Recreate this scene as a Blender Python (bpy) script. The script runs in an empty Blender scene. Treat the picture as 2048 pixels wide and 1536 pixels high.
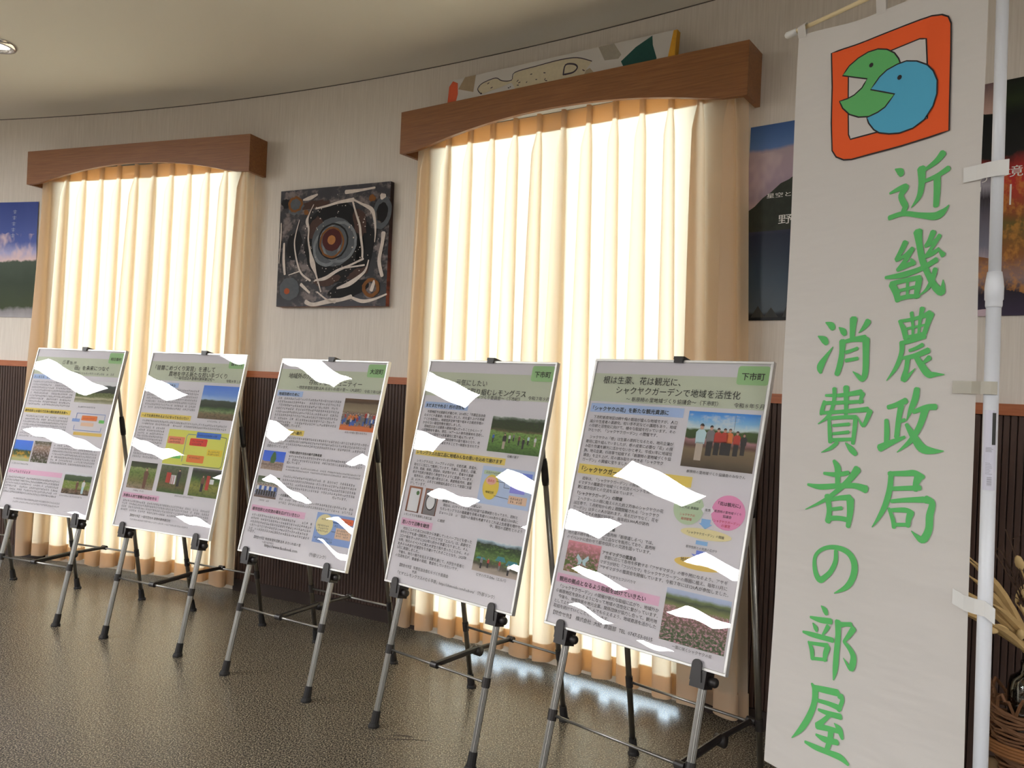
# -*- coding: utf-8 -*-
import bpy, math, random
from math import sin, cos, pi, radians
from mathutils import Vector, Matrix

random.seed(7)
scene = bpy.context.scene
COL = scene.collection

# ------------------------------------------------------------------ camera
CAM_H, F_PX, ROLL, PITCH = 1.2569, 1613.7, 0.04413, -0.00136
cam_data = bpy.data.cameras.new('camera')
cam_data.sensor_width = 36.0
cam_data.lens = 36.0 * F_PX / 2048.0
cam_data.clip_start, cam_data.clip_end = 0.05, 100.0
cam = bpy.data.objects.new('camera', cam_data)
COL.objects.link(cam)
fwd = Vector((0, cos(PITCH), sin(PITCH)))
up0 = Vector((0, -sin(PITCH), cos(PITCH)))
rt0 = Vector((1, 0, 0))
rt = rt0 * cos(ROLL) + up0 * sin(ROLL)
up = up0 * cos(ROLL) - rt0 * sin(ROLL)
M = Matrix((rt, up, -fwd)).transposed().to_4x4()
M.translation = Vector((0, 0, CAM_H))
cam.matrix_world = M
scene.camera = cam

# ------------------------------------------------------------------ light and exposure
WORLD_COLOR, WORLD_STRENGTH = (0.70, 0.85, 1.0, 1), 9.5     # bright daylight outside the windows
LAMP_COLOR, LAMP_STRENGTH = (0.98, 0.98, 1.0, 1), 50.0       # ceiling light panels of the hall, some added as key light
world = bpy.data.worlds.new('daylight')
scene.world = world
world.use_nodes = True
world.node_tree.nodes['Background'].inputs[0].default_value = WORLD_COLOR
world.node_tree.nodes['Background'].inputs[1].default_value = WORLD_STRENGTH
vs = scene.view_settings
vs.view_transform = 'Standard'
vs.look = 'None'
vs.exposure = 0.0
vs.gamma = 1.0
vs.use_curve_mapping = False
scene.cycles.adaptive_threshold = 0.03
scene.cycles.max_bounces = 8
scene.cycles.diffuse_bounces = 4
scene.cycles.glossy_bounces = 3
scene.cycles.transparent_max_bounces = 16
scene.cycles.transmission_bounces = 5

# ------------------------------------------------------------------ round hall: centre, radius, heights
CX, CY, RW, ZC = -6.056, -5.363, 10.972, 2.832

def wp(th, r, z):
    a = radians(th)
    return Vector((CX + r * sin(a), CY + r * cos(a), z))

# ------------------------------------------------------------------ materials
def new_mat(name):
    m = bpy.data.materials.new(name)
    m.use_nodes = True
    nt = m.node_tree
    return m, nt, nt.nodes['Principled BSDF']

def N(nt, t, **kw):
    n = nt.nodes.new(t)
    for k, v in kw.items():
        if k.startswith('i_'):
            n.inputs[k[2:].replace('_', ' ')].default_value = v
        else:
            setattr(n, k, v)
    return n

def C4(c):
    return (c[0], c[1], c[2], 1.0)

def S(r, g, b):
    f = lambda x: (x / 255.0 / 12.92) if x <= 10 else ((x / 255.0 + 0.055) / 1.055) ** 2.4
    return (f(r), f(g), f(b))

def flat(name, c, rough=0.6, metal=0.0, spec=0.5, bump=0.0, bscale=200.0, var=0.0, vscale=40.0):
    m, nt, b = new_mat(name)
    b.inputs['Base Color'].default_value = C4(c)
    b.inputs['Roughness'].default_value = rough
    b.inputs['Metallic'].default_value = metal
    b.inputs['Specular IOR Level'].default_value = spec
    tc = N(nt, 'ShaderNodeTexCoord')
    if var:
        no = N(nt, 'ShaderNodeTexNoise', i_Scale=vscale, i_Detail=3.0)
        nt.links.new(tc.outputs['Object'], no.inputs['Vector'])
        mx = N(nt, 'ShaderNodeMix', data_type='RGBA')
        mx.inputs[6].default_value = C4([x * (1 - var) for x in c])
        mx.inputs[7].default_value = C4([min(1, x * (1 + var)) for x in c])
        nt.links.new(no.outputs['Fac'], mx.inputs[0])
        nt.links.new(mx.outputs[2], b.inputs['Base Color'])
    if bump:
        nb = N(nt, 'ShaderNodeTexNoise', i_Scale=bscale, i_Detail=2.0)
        nt.links.new(tc.outputs['Object'], nb.inputs['Vector'])
        bp = N(nt, 'ShaderNodeBump', i_Strength=bump, i_Distance=0.002)
        nt.links.new(nb.outputs['Fac'], bp.inputs['Height'])
        nt.links.new(bp.outputs['Normal'], b.inputs['Normal'])
    return m

def wood(name, c1, c2, axis_scale=(2, 60, 60), rough=0.45):
    m, nt, b = new_mat(name)
    tc = N(nt, 'ShaderNodeTexCoord')
    mp = N(nt, 'ShaderNodeMapping')
    mp.inputs['Scale'].default_value = axis_scale
    nt.links.new(tc.outputs['Object'], mp.inputs['Vector'])
    no = N(nt, 'ShaderNodeTexNoise', i_Scale=1.0, i_Detail=6.0, i_Roughness=0.65)
    no.inputs['Distortion'].default_value = 0.6
    nt.links.new(mp.outputs[0], no.inputs['Vector'])
    rp = N(nt, 'ShaderNodeValToRGB')
    rp.color_ramp.elements[0].position, rp.color_ramp.elements[0].color = 0.3, C4(c1)
    rp.color_ramp.elements[1].position, rp.color_ramp.elements[1].color = 0.72, C4(c2)
    nt.links.new(no.outputs['Fac'], rp.inputs[0])
    nt.links.new(rp.outputs[0], b.inputs['Base Color'])
    b.inputs['Roughness'].default_value = rough
    bp = N(nt, 'ShaderNodeBump', i_Strength=0.15, i_Distance=0.001)
    nt.links.new(no.outputs['Fac'], bp.inputs['Height'])
    nt.links.new(bp.outputs['Normal'], b.inputs['Normal'])
    return m

def emit(name, c, s):
    m, nt, b = new_mat(name)
    b.inputs['Base Color'].default_value = C4((0.8, 0.8, 0.8))
    b.inputs['Emission Color'].default_value = c
    b.inputs['Emission Strength'].default_value = s
    return m

def mat_wallpaper():
    m, nt, b = new_mat('wallpaper')
    tc = N(nt, 'ShaderNodeTexCoord')
    mp = N(nt, 'ShaderNodeMapping')
    mp.inputs['Scale'].default_value = (150, 150, 6)
    nt.links.new(tc.outputs['Object'], mp.inputs['Vector'])
    no = N(nt, 'ShaderNodeTexNoise', i_Scale=1.0, i_Detail=4.0)
    nt.links.new(mp.outputs[0], no.inputs['Vector'])
    rp = N(nt, 'ShaderNodeValToRGB')
    rp.color_ramp.elements[0].position, rp.color_ramp.elements[0].color = 0.3, (0.65, 0.595, 0.53, 1)
    rp.color_ramp.elements[1].position, rp.color_ramp.elements[1].color = 0.7, (0.74, 0.685, 0.62, 1)
    nt.links.new(no.outputs['Fac'], rp.inputs[0])
    nt.links.new(rp.outputs[0], b.inputs['Base Color'])
    b.inputs['Roughness'].default_value = 0.8
    bp = N(nt, 'ShaderNodeBump', i_Strength=0.35, i_Distance=0.002)
    nt.links.new(no.outputs['Fac'], bp.inputs['Height'])
    nt.links.new(bp.outputs['Normal'], b.inputs['Normal'])
    return m

def mat_floor():
    m, nt, b = new_mat('speckled_floor')
    tc = N(nt, 'ShaderNodeTexCoord')
    a = N(nt, 'ShaderNodeTexNoise', i_Scale=185.0, i_Detail=3.0, i_Roughness=0.8)
    v = N(nt, 'ShaderNodeTexVoronoi', i_Scale=170.0)
    for t in (a, v):
        nt.links.new(tc.outputs['Object'], t.inputs['Vector'])
    rp = N(nt, 'ShaderNodeValToRGB')
    e = rp.color_ramp.elements
    e[0].position, e[0].color = 0.40, C4(S(26, 25, 26))
    e[1].position, e[1].color = 0.61, C4(S(186, 176, 154))
    x = rp.color_ramp.elements.new(0.50)
    x.color = C4(S(88, 82, 74))
    nt.links.new(a.outputs['Fac'], rp.inputs[0])
    mx = N(nt, 'ShaderNodeMix', data_type='RGBA', blend_type='MULTIPLY')
    mx.inputs[0].default_value = 0.5
    nt.links.new(rp.outputs[0], mx.inputs[6])
    rv = N(nt, 'ShaderNodeValToRGB')
    rv.color_ramp.elements[0].color = (0.55, 0.5, 0.45, 1)
    rv.color_ramp.elements[1].color = (1.0, 1.0, 0.95, 1)
    nt.links.new(v.outputs['Color'], rv.inputs[0])
    nt.links.new(rv.outputs[0], mx.inputs[7])
    nt.links.new(mx.outputs[2], b.inputs['Base Color'])
    b.inputs['Roughness'].default_value = 0.27
    b.inputs['Specular IOR Level'].default_value = 0.55
    bp = N(nt, 'ShaderNodeBump', i_Strength=0.03, i_Distance=0.001)
    nt.links.new(a.outputs['Fac'], bp.inputs['Height'])
    nt.links.new(bp.outputs['Normal'], b.inputs['Normal'])
    return m

def mat_cloth(name, refl, trans, fac, weave=600.0):
    m = bpy.data.materials.new(name)
    m.use_nodes = True
    nt = m.node_tree
    nt.nodes.remove(nt.nodes['Principled BSDF'])
    d = N(nt, 'ShaderNodeBsdfDiffuse', i_Color=C4(refl))
    t = N(nt, 'ShaderNodeBsdfTranslucent', i_Color=C4(trans))
    mx = N(nt, 'ShaderNodeMixShader')
    mx.inputs[0].default_value = fac
    nt.links.new(d.outputs[0], mx.inputs[1])
    nt.links.new(t.outputs[0], mx.inputs[2])
    nt.links.new(mx.outputs[0], nt.nodes['Material Output'].inputs[0])
    tc = N(nt, 'ShaderNodeTexCoord')
    no = N(nt, 'ShaderNodeTexNoise', i_Scale=weave, i_Detail=1.0)
    nt.links.new(tc.outputs['Object'], no.inputs['Vector'])
    bp = N(nt, 'ShaderNodeBump', i_Strength=0.12, i_Distance=0.001)
    nt.links.new(no.outputs['Fac'], bp.inputs['Height'])
    nt.links.new(bp.outputs['Normal'], d.inputs['Normal'])
    return m

def mat_clear(name, ior, tint=(1, 1, 1), gain=1.0, rough=0.0):
    m = bpy.data.materials.new(name)
    m.use_nodes = True
    nt = m.node_tree
    nt.nodes.remove(nt.nodes['Principled BSDF'])
    t = N(nt, 'ShaderNodeBsdfTransparent', i_Color=C4(tint))
    g = N(nt, 'ShaderNodeBsdfGlossy', i_Roughness=rough)
    fr = N(nt, 'ShaderNodeFresnel', i_IOR=ior)
    mul = N(nt, 'ShaderNodeMath', operation='MULTIPLY', use_clamp=True)
    mul.inputs[1].default_value = gain
    mx = N(nt, 'ShaderNodeMixShader')
    nt.links.new(fr.outputs[0], mul.inputs[0])
    nt.links.new(mul.outputs[0], mx.inputs[0])
    nt.links.new(t.outputs[0], mx.inputs[1])
    nt.links.new(g.outputs[0], mx.inputs[2])
    nt.links.new(mx.outputs[0], nt.nodes['Material Output'].inputs[0])
    return m

def pic(name, stops, amp=0.1, scale=6.0, mot=None, mot_amt=0.4, mot_scale=18.0, mot_lo=0.0, mot_hi=1.0, rough=0.5, seed=0.0, slope=0.0, gain=1.6):
    """printed picture: colour bands up the sheet with ragged edges, plus mottling of a second colour between mot_lo and mot_hi"""
    stops = [(p, [min(0.9, x * gain) for x in c]) for p, c in stops]
    if mot:
        mot = [min(0.9, x * gain) for x in mot]
    m, nt, b = new_mat(name)
    uv = N(nt, 'ShaderNodeUVMap')
    mp = N(nt, 'ShaderNodeMapping')
    mp.inputs['Location'].default_value = (seed, seed * 1.7, 0)
    nt.links.new(uv.outputs[0], mp.inputs[0])
    sx = N(nt, 'ShaderNodeSeparateXYZ')
    nt.links.new(uv.outputs[0], sx.inputs[0])
    no = N(nt, 'ShaderNodeTexNoise', i_Scale=scale, i_Detail=5.0, i_Roughness=0.6)
    nt.links.new(mp.outputs[0], no.inputs['Vector'])
    ma = N(nt, 'ShaderNodeMath', operation='MULTIPLY_ADD')
    ma.inputs[1].default_value = amp * 2
    nt.links.new(no.outputs['Fac'], ma.inputs[0])
    sb = N(nt, 'ShaderNodeMath', operation='SUBTRACT')
    nt.links.new(sx.outputs['Y'], sb.inputs[0])
    sb.inputs[1].default_value = amp
    nt.links.new(sb.outputs[0], ma.inputs[2])
    sl = N(nt, 'ShaderNodeMath', operation='MULTIPLY_ADD')
    nt.links.new(sx.outputs['X'], sl.inputs[0])
    sl.inputs[1].default_value = slope
    nt.links.new(ma.outputs[0], sl.inputs[2])
    rp = N(nt, 'ShaderNodeValToRGB')
    el = rp.color_ramp.elements
    el[0].position, el[0].color = stops[0][0], C4(stops[0][1])
    el[1].position, el[1].color = stops[-1][0], C4(stops[-1][1])
    for p, c in stops[1:-1]:
        x = el.new(p)
        x.color = C4(c)
    nt.links.new(sl.outputs[0], rp.inputs[0])
    out = rp.outputs[0]
    if mot:
        n2 = N(nt, 'ShaderNodeTexNoise', i_Scale=mot_scale, i_Detail=3.0, i_Roughness=0.7)
        nt.links.new(mp.outputs[0], n2.inputs['Vector'])
        r2 = N(nt, 'ShaderNodeMapRange')
        r2.inputs['From Min'].default_value, r2.inputs['From Max'].default_value = 0.48, 0.62
        r2.inputs['To Max'].default_value = mot_amt
        nt.links.new(n2.outputs['Fac'], r2.inputs[0])
        g1 = N(nt, 'ShaderNodeMath', operation='GREATER_THAN')
        g1.inputs[1].default_value = mot_lo
        g2 = N(nt, 'ShaderNodeMath', operation='LESS_THAN')
        g2.inputs[1].default_value = mot_hi
        nt.links.new(sl.outputs[0], g1.inputs[0])
        nt.links.new(sl.outputs[0], g2.inputs[0])
        p1 = N(nt, 'ShaderNodeMath', operation='MULTIPLY')
        nt.links.new(g1.outputs[0], p1.inputs[0])
        nt.links.new(g2.outputs[0], p1.inputs[1])
        p2 = N(nt, 'ShaderNodeMath', operation='MULTIPLY')
        nt.links.new(p1.outputs[0], p2.inputs[0])
        nt.links.new(r2.outputs[0], p2.inputs[1])
        mx = N(nt, 'ShaderNodeMix', data_type='RGBA')
        nt.links.new(p2.outputs[0], mx.inputs[0])
        nt.links.new(out, mx.inputs[6])
        mx.inputs[7].default_value = C4(mot)
        out = mx.outputs[2]
    nt.links.new(out, b.inputs['Base Color'])
    b.inputs['Roughness'].default_value = rough
    b.inputs['Specular IOR Level'].default_value = 0.2
    return m

MAT = {
    'wallpaper': mat_wallpaper(),
    'ceiling': flat('ceiling_paint', (0.70, 0.665, 0.59), 0.9, bump=0.1, bscale=120),
    'floor': mat_floor(),
    'wainscot': flat('dark_backing', S(42, 28, 23), 0.6),
    'slat': wood('dark_slat_wood', S(54, 36, 29), S(72, 49, 39), (40, 40, 3), 0.55),
    'rail': wood('rail_wood', S(148, 82, 44), S(176, 102, 60), (6, 6, 120), 0.4),
    'valance': wood('valance_wood', S(120, 73, 36), S(152, 99, 53), (5, 60, 130), 0.42),
    'dark': flat('dark_line', S(92, 86, 80), 0.8),
    'alu': flat('brushed_aluminium', (0.31, 0.305, 0.29), 0.36, 1.0, var=0.06, vscale=300),
    'alu_groove': flat('aluminium_groove', (0.25, 0.24, 0.22), 0.4, 1.0),
    'frame': flat('satin_frame_aluminium', (0.66, 0.66, 0.64), 0.42, 0.6),
    'black': flat('black_plastic', S(34, 30, 29), 0.42),
    'rubber': flat('black_rubber', S(24, 22, 22), 0.7),
    'paper': flat('white_poster_paper', (0.86, 0.83, 0.86), 0.6),
    'ink': flat('dark_ink', S(62, 60, 62), 0.6),
    'ink_title': flat('title_ink', S(44, 46, 44), 0.6),
    'red_ink': flat('red_ink', S(214, 70, 78), 0.6),
    'band_green': flat('pale_green_print', S(220, 226, 204), 0.6),
    'tag_green': flat('tag_green_print', S(180, 222, 162), 0.6),
    'band_blue': flat('pale_blue_print', S(194, 217, 252), 0.6),
    'band_yellow': flat('yellow_print', S(252, 228, 120), 0.6),
    'band_pink': flat('pink_print', S(250, 205, 228), 0.6),
    'cover': mat_clear('acrylic_cover', 1.5, (0.98, 0.98, 0.98), 1.7),
    'glass': mat_clear('window_glass', 1.5, (0.97, 0.99, 0.98), 1.5),
    'vase': mat_clear('vase_glass', 1.5, (0.86, 0.89, 0.87), 1.3, 0.02),
    'curtain': mat_cloth('cream_curtain', (0.84, 0.75, 0.60), (0.95, 0.745, 0.51), 0.66),
    'banner': mat_cloth('white_banner_cloth', (0.68, 0.655, 0.625), (0.7, 0.66, 0.6), 0.10, 900.0),
    'banner_green': flat('banner_green', S(92, 187, 104), 0.8),
    'logo_orange': flat('logo_orange', S(236, 92, 34), 0.8),
    'logo_green': flat('logo_green', S(96, 180, 104), 0.8),
    'logo_blue': flat('logo_blue', S(80, 172, 208), 0.8),
    'logo_black': flat('logo_black', S(40, 32, 34), 0.8),
    'pole_white': flat('white_pole_plastic', (0.70, 0.73, 0.78), 0.3),
    'tab_white': flat('white_tab_plastic', (0.72, 0.72, 0.70), 0.5),
    'rod': flat('ivory_rod', S(232, 214, 170), 0.4),
    'lamp': emit('lamp_diffuser', LAMP_COLOR, LAMP_STRENGTH),
    'lamp_frame': flat('lamp_frame_white', (0.75, 0.74, 0.72), 0.5),
    'chrome': flat('chrome_ring', (0.75, 0.74, 0.72), 0.18, 1.0),
    'down': emit('downlight_lens', (1, 0.95, 0.88, 1), 6.0),
    'win_frame': flat('window_frame_metal', S(120, 116, 110), 0.4, 0.6),
}

# ------------------------------------------------------------------ mesh helpers
class MB:
    def __init__(self):
        self.v, self.f, self.uv = [], [], {}

    def add(self, vs, fs, uvs=None):
        o = len(self.v)
        self.v += [Vector(p) for p in vs]
        for i, f in enumerate(fs):
            if uvs:
                self.uv[len(self.f)] = [uvs[k] for k in f]
            self.f.append([k + o for k in f])
        return self

    def box(self, x0, x1, y0, y1, z0, z1):
        p = [(x, y, z) for z in (z0, z1) for y in (y0, y1) for x in (x0, x1)]
        return self.add(p, [(0, 2, 3, 1), (4, 5, 7, 6), (0, 1, 5, 4), (2, 6, 7, 3), (0, 4, 6, 2), (1, 3, 7, 5)])

    def cbox(self, x0, x1, y0, y1, z0, z1, c):
        """box with chamfered vertical edges"""
        pts = [(x0 + c, y0), (x1 - c, y0), (x1, y0 + c), (x1, y1 - c), (x1 - c, y1), (x0 + c, y1), (x0, y1 - c), (x0, y0 + c)]
        return self.prism([(x, y, z0) for x, y in pts], (0, 0, z1 - z0))

    def prism(self, base, d):
        n = len(base)
        d = Vector(d)
        b = [Vector(p) for p in base]
        vs = b + [p + d for p in b]
        fs = [tuple(reversed(range(n))), tuple(range(n, 2 * n))]
        fs += [(i, (i + 1) % n, n + (i + 1) % n, n + i) for i in range(n)]
        return self.add(vs, fs)

    def tube(self, pts, r, n=10, cap=True):
        pts = [Vector(p) for p in pts]
        rs = r if isinstance(r, (list, tuple)) else [r] * len(pts)
        vs, fs = [], []
        ref = None
        for i, p in enumerate(pts):
            d = (pts[min(i + 1, len(pts) - 1)] - pts[max(i - 1, 0)]).normalized()
            if ref is None:
                ref = d.orthogonal().normalized()
            ref = (ref - d * ref.dot(d))
            ref = ref.normalized() if ref.length > 1e-6 else d.orthogonal().normalized()
            w = d.cross(ref)
            for k in range(n):
                a = 2 * pi * k / n
                vs.append(p + (ref * cos(a) + w * sin(a)) * rs[i])
        for i in range(len(pts) - 1):
            for k in range(n):
                k2 = (k + 1) % n
                fs.append((i * n + k, i * n + k2, (i + 1) * n + k2, (i + 1) * n + k))
        if cap:
            fs.append(tuple(reversed(range(n))))
            fs.append(tuple(range((len(pts) - 1) * n, len(pts) * n)))
        return self.add(vs, fs)

    def lathe(self, prof, n=28, o=(0, 0, 0)):
        o = Vector(o)
        vs, fs = [], []
        for r, z in prof:
            for k in range(n):
                a = 2 * pi * k / n
                vs.append(o + Vector((r * cos(a), r * sin(a), z)))
        for i in range(len(prof) - 1):
            for k in range(n):
                k2 = (k + 1) % n
                fs.append((i * n + k, i * n + k2, (i + 1) * n + k2, (i + 1) * n + k))
        return self.add(vs, fs)

    def arc(self, t0, t1, r0, r1, z0, z1, step=0.75):
        n = max(1, int(round(abs(t1 - t0) / step)))
        vs, fs = [], []
        for i in range(n + 1):
            t = t0 + (t1 - t0) * i / n
            vs += [wp(t, r0, z0), wp(t, r1, z0), wp(t, r1, z1), wp(t, r0, z1)]
        for i in range(n):
            a, b = 4 * i, 4 * i + 4
            for k in range(4):
                k2 = (k + 1) % 4
                fs.append((a + k, a + k2, b + k2, b + k))
        fs += [(3, 2, 1, 0), (4 * n, 4 * n + 1, 4 * n + 2, 4 * n + 3)]
        return self.add(vs, fs)

    def grid(self, fn, nu, nv):
        vs = [fn(i / nu, j / nv) for j in range(nv + 1) for i in range(nu + 1)]
        uvs = [(i / nu, j / nv) for j in range(nv + 1) for i in range(nu + 1)]
        w = nu + 1
        fs = [(j * w + i, j * w + i + 1, (j + 1) * w + i + 1, (j + 1) * w + i) for j in range(nv) for i in range(nu)]
        return self.add(vs, fs, uvs)

def obj(name, mb, mat, parent=None, smooth=False, label=None):
    me = bpy.data.meshes.new(name)
    me.from_pydata([tuple(p) for p in mb.v], [], mb.f)
    if mb.uv:
        ul = me.uv_layers.new(name='UVMap')
        for pi_, p in enumerate(me.polygons):
            u = mb.uv.get(pi_)
            if u:
                for k, li in enumerate(p.loop_indices):
                    ul.data[li].uv = u[k]
    me.materials.append(MAT[mat] if isinstance(mat, str) else mat)
    if smooth:
        me.polygons.foreach_set('use_smooth', [True] * len(me.polygons))
    me.update()
    o = bpy.data.objects.new(name, me)
    COL.objects.link(o)
    if parent:
        o.parent = parent
    if label:
        o['label'] = label
    return o

def tag(o, label, cat, group=None):
    o['label'], o['category'] = label, cat
    if group:
        o['group'] = group
    return o

def thing(name, label, cat, matrix=None, group=None):
    o = bpy.data.objects.new(name, None)
    o.empty_display_size = 0.1
    COL.objects.link(o)
    if matrix is not None:
        o.matrix_world = matrix
    return tag(o, label, cat, group)

def struct(name, mb, mat, label, cat, smooth=False):
    o = obj(name, mb, mat, smooth=smooth)
    tag(o, label, cat)
    o['kind'] = 'structure'
    return o

def frame_matrix(origin, x, y, z):
    m = Matrix((Vector(x), Vector(y), Vector(z))).transposed().to_4x4()
    m.translation = Vector(origin)
    return m

# ---- lettering
_tc = bpy.data.curves.new('lettering', 'FONT')
_to = bpy.data.objects.new('lettering', _tc)
_cache = {}

def text_mesh(s, bold=0.0, res=2):
    key = (s, bold, res)
    if key not in _cache:
        if _to.name not in COL.objects:
            COL.objects.link(_to)
        _tc.body, _tc.size, _tc.resolution_u, _tc.offset = s, 1.0, res, bold
        _tc.fill_mode = 'FRONT'
        bpy.context.view_layer.update()
        me = bpy.data.meshes.new_from_object(_to.evaluated_get(bpy.context.evaluated_depsgraph_get()))
        vs = [tuple(v.co) for v in me.vertices]
        fs = [tuple(p.vertices) for p in me.polygons]
        bpy.data.meshes.remove(me)
        _cache[key] = (vs, fs)
    return _cache[key]

def catmull(pts, k=5):
    if len(pts) < 3:
        return [tuple(a + (b - a) * i / k for a, b in zip(pts[0], pts[-1])) for i in range(k + 1)]
    P = [pts[0]] + list(pts) + [pts[-1]]
    out = []
    for i in range(1, len(P) - 2):
        p0, p1, p2, p3 = P[i - 1], P[i], P[i + 1], P[i + 2]
        for j in range(k):
            t = j / k
            out.append(tuple(0.5 * (2 * b + (c - a) * t + (2 * a - 5 * b + 4 * c - d) * t * t + (3 * b - a - 3 * c + d) * t ** 3)
                             for a, b, c, d in zip(p0, p1, p2, p3)))
    out.append(tuple(pts[-1]))
    return out

def stroke_outline(pts, k=5):
    """brush stroke of varying width: list of (x, y, w) -> strip quads as (left, right) rows, with rounded ends"""
    q = catmull(pts, k)
    rows = []
    for i, (x, y, w) in enumerate(q):
        a, b = q[max(0, i - 1)], q[min(len(q) - 1, i + 1)]
        dx, dy = b[0] - a[0], b[1] - a[1]
        L = math.hypot(dx, dy) or 1.0
        w = max(w, 0.6)
        rows.append((x, y, dx / L, dy / L, w / 2))
    x, y, dx, dy, h = rows[0]
    head = [(x - dx * h * 0.55, y - dy * h * 0.55, dx, dy, h * 0.45), (x - dx * h * 0.3, y - dy * h * 0.3, dx, dy, h * 0.8)]
    x, y, dx, dy, h = rows[-1]
    tail = [(x + dx * h * 0.3, y + dy * h * 0.3, dx, dy, h * 0.8), (x + dx * h * 0.55, y + dy * h * 0.55, dx, dy, h * 0.45)]
    return [((x - dy * h, y + dx * h), (x + dy * h, y - dx * h)) for x, y, dx, dy, h in head + rows + tail]

def parse_strokes(s):
    return [[tuple(float(c) for c in p.split(',')) for p in st.split()] for st in s.split('|')]

def parse_poly(s):
    return [tuple(float(c) for c in p.split(',')) for p in s.split()]

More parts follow.
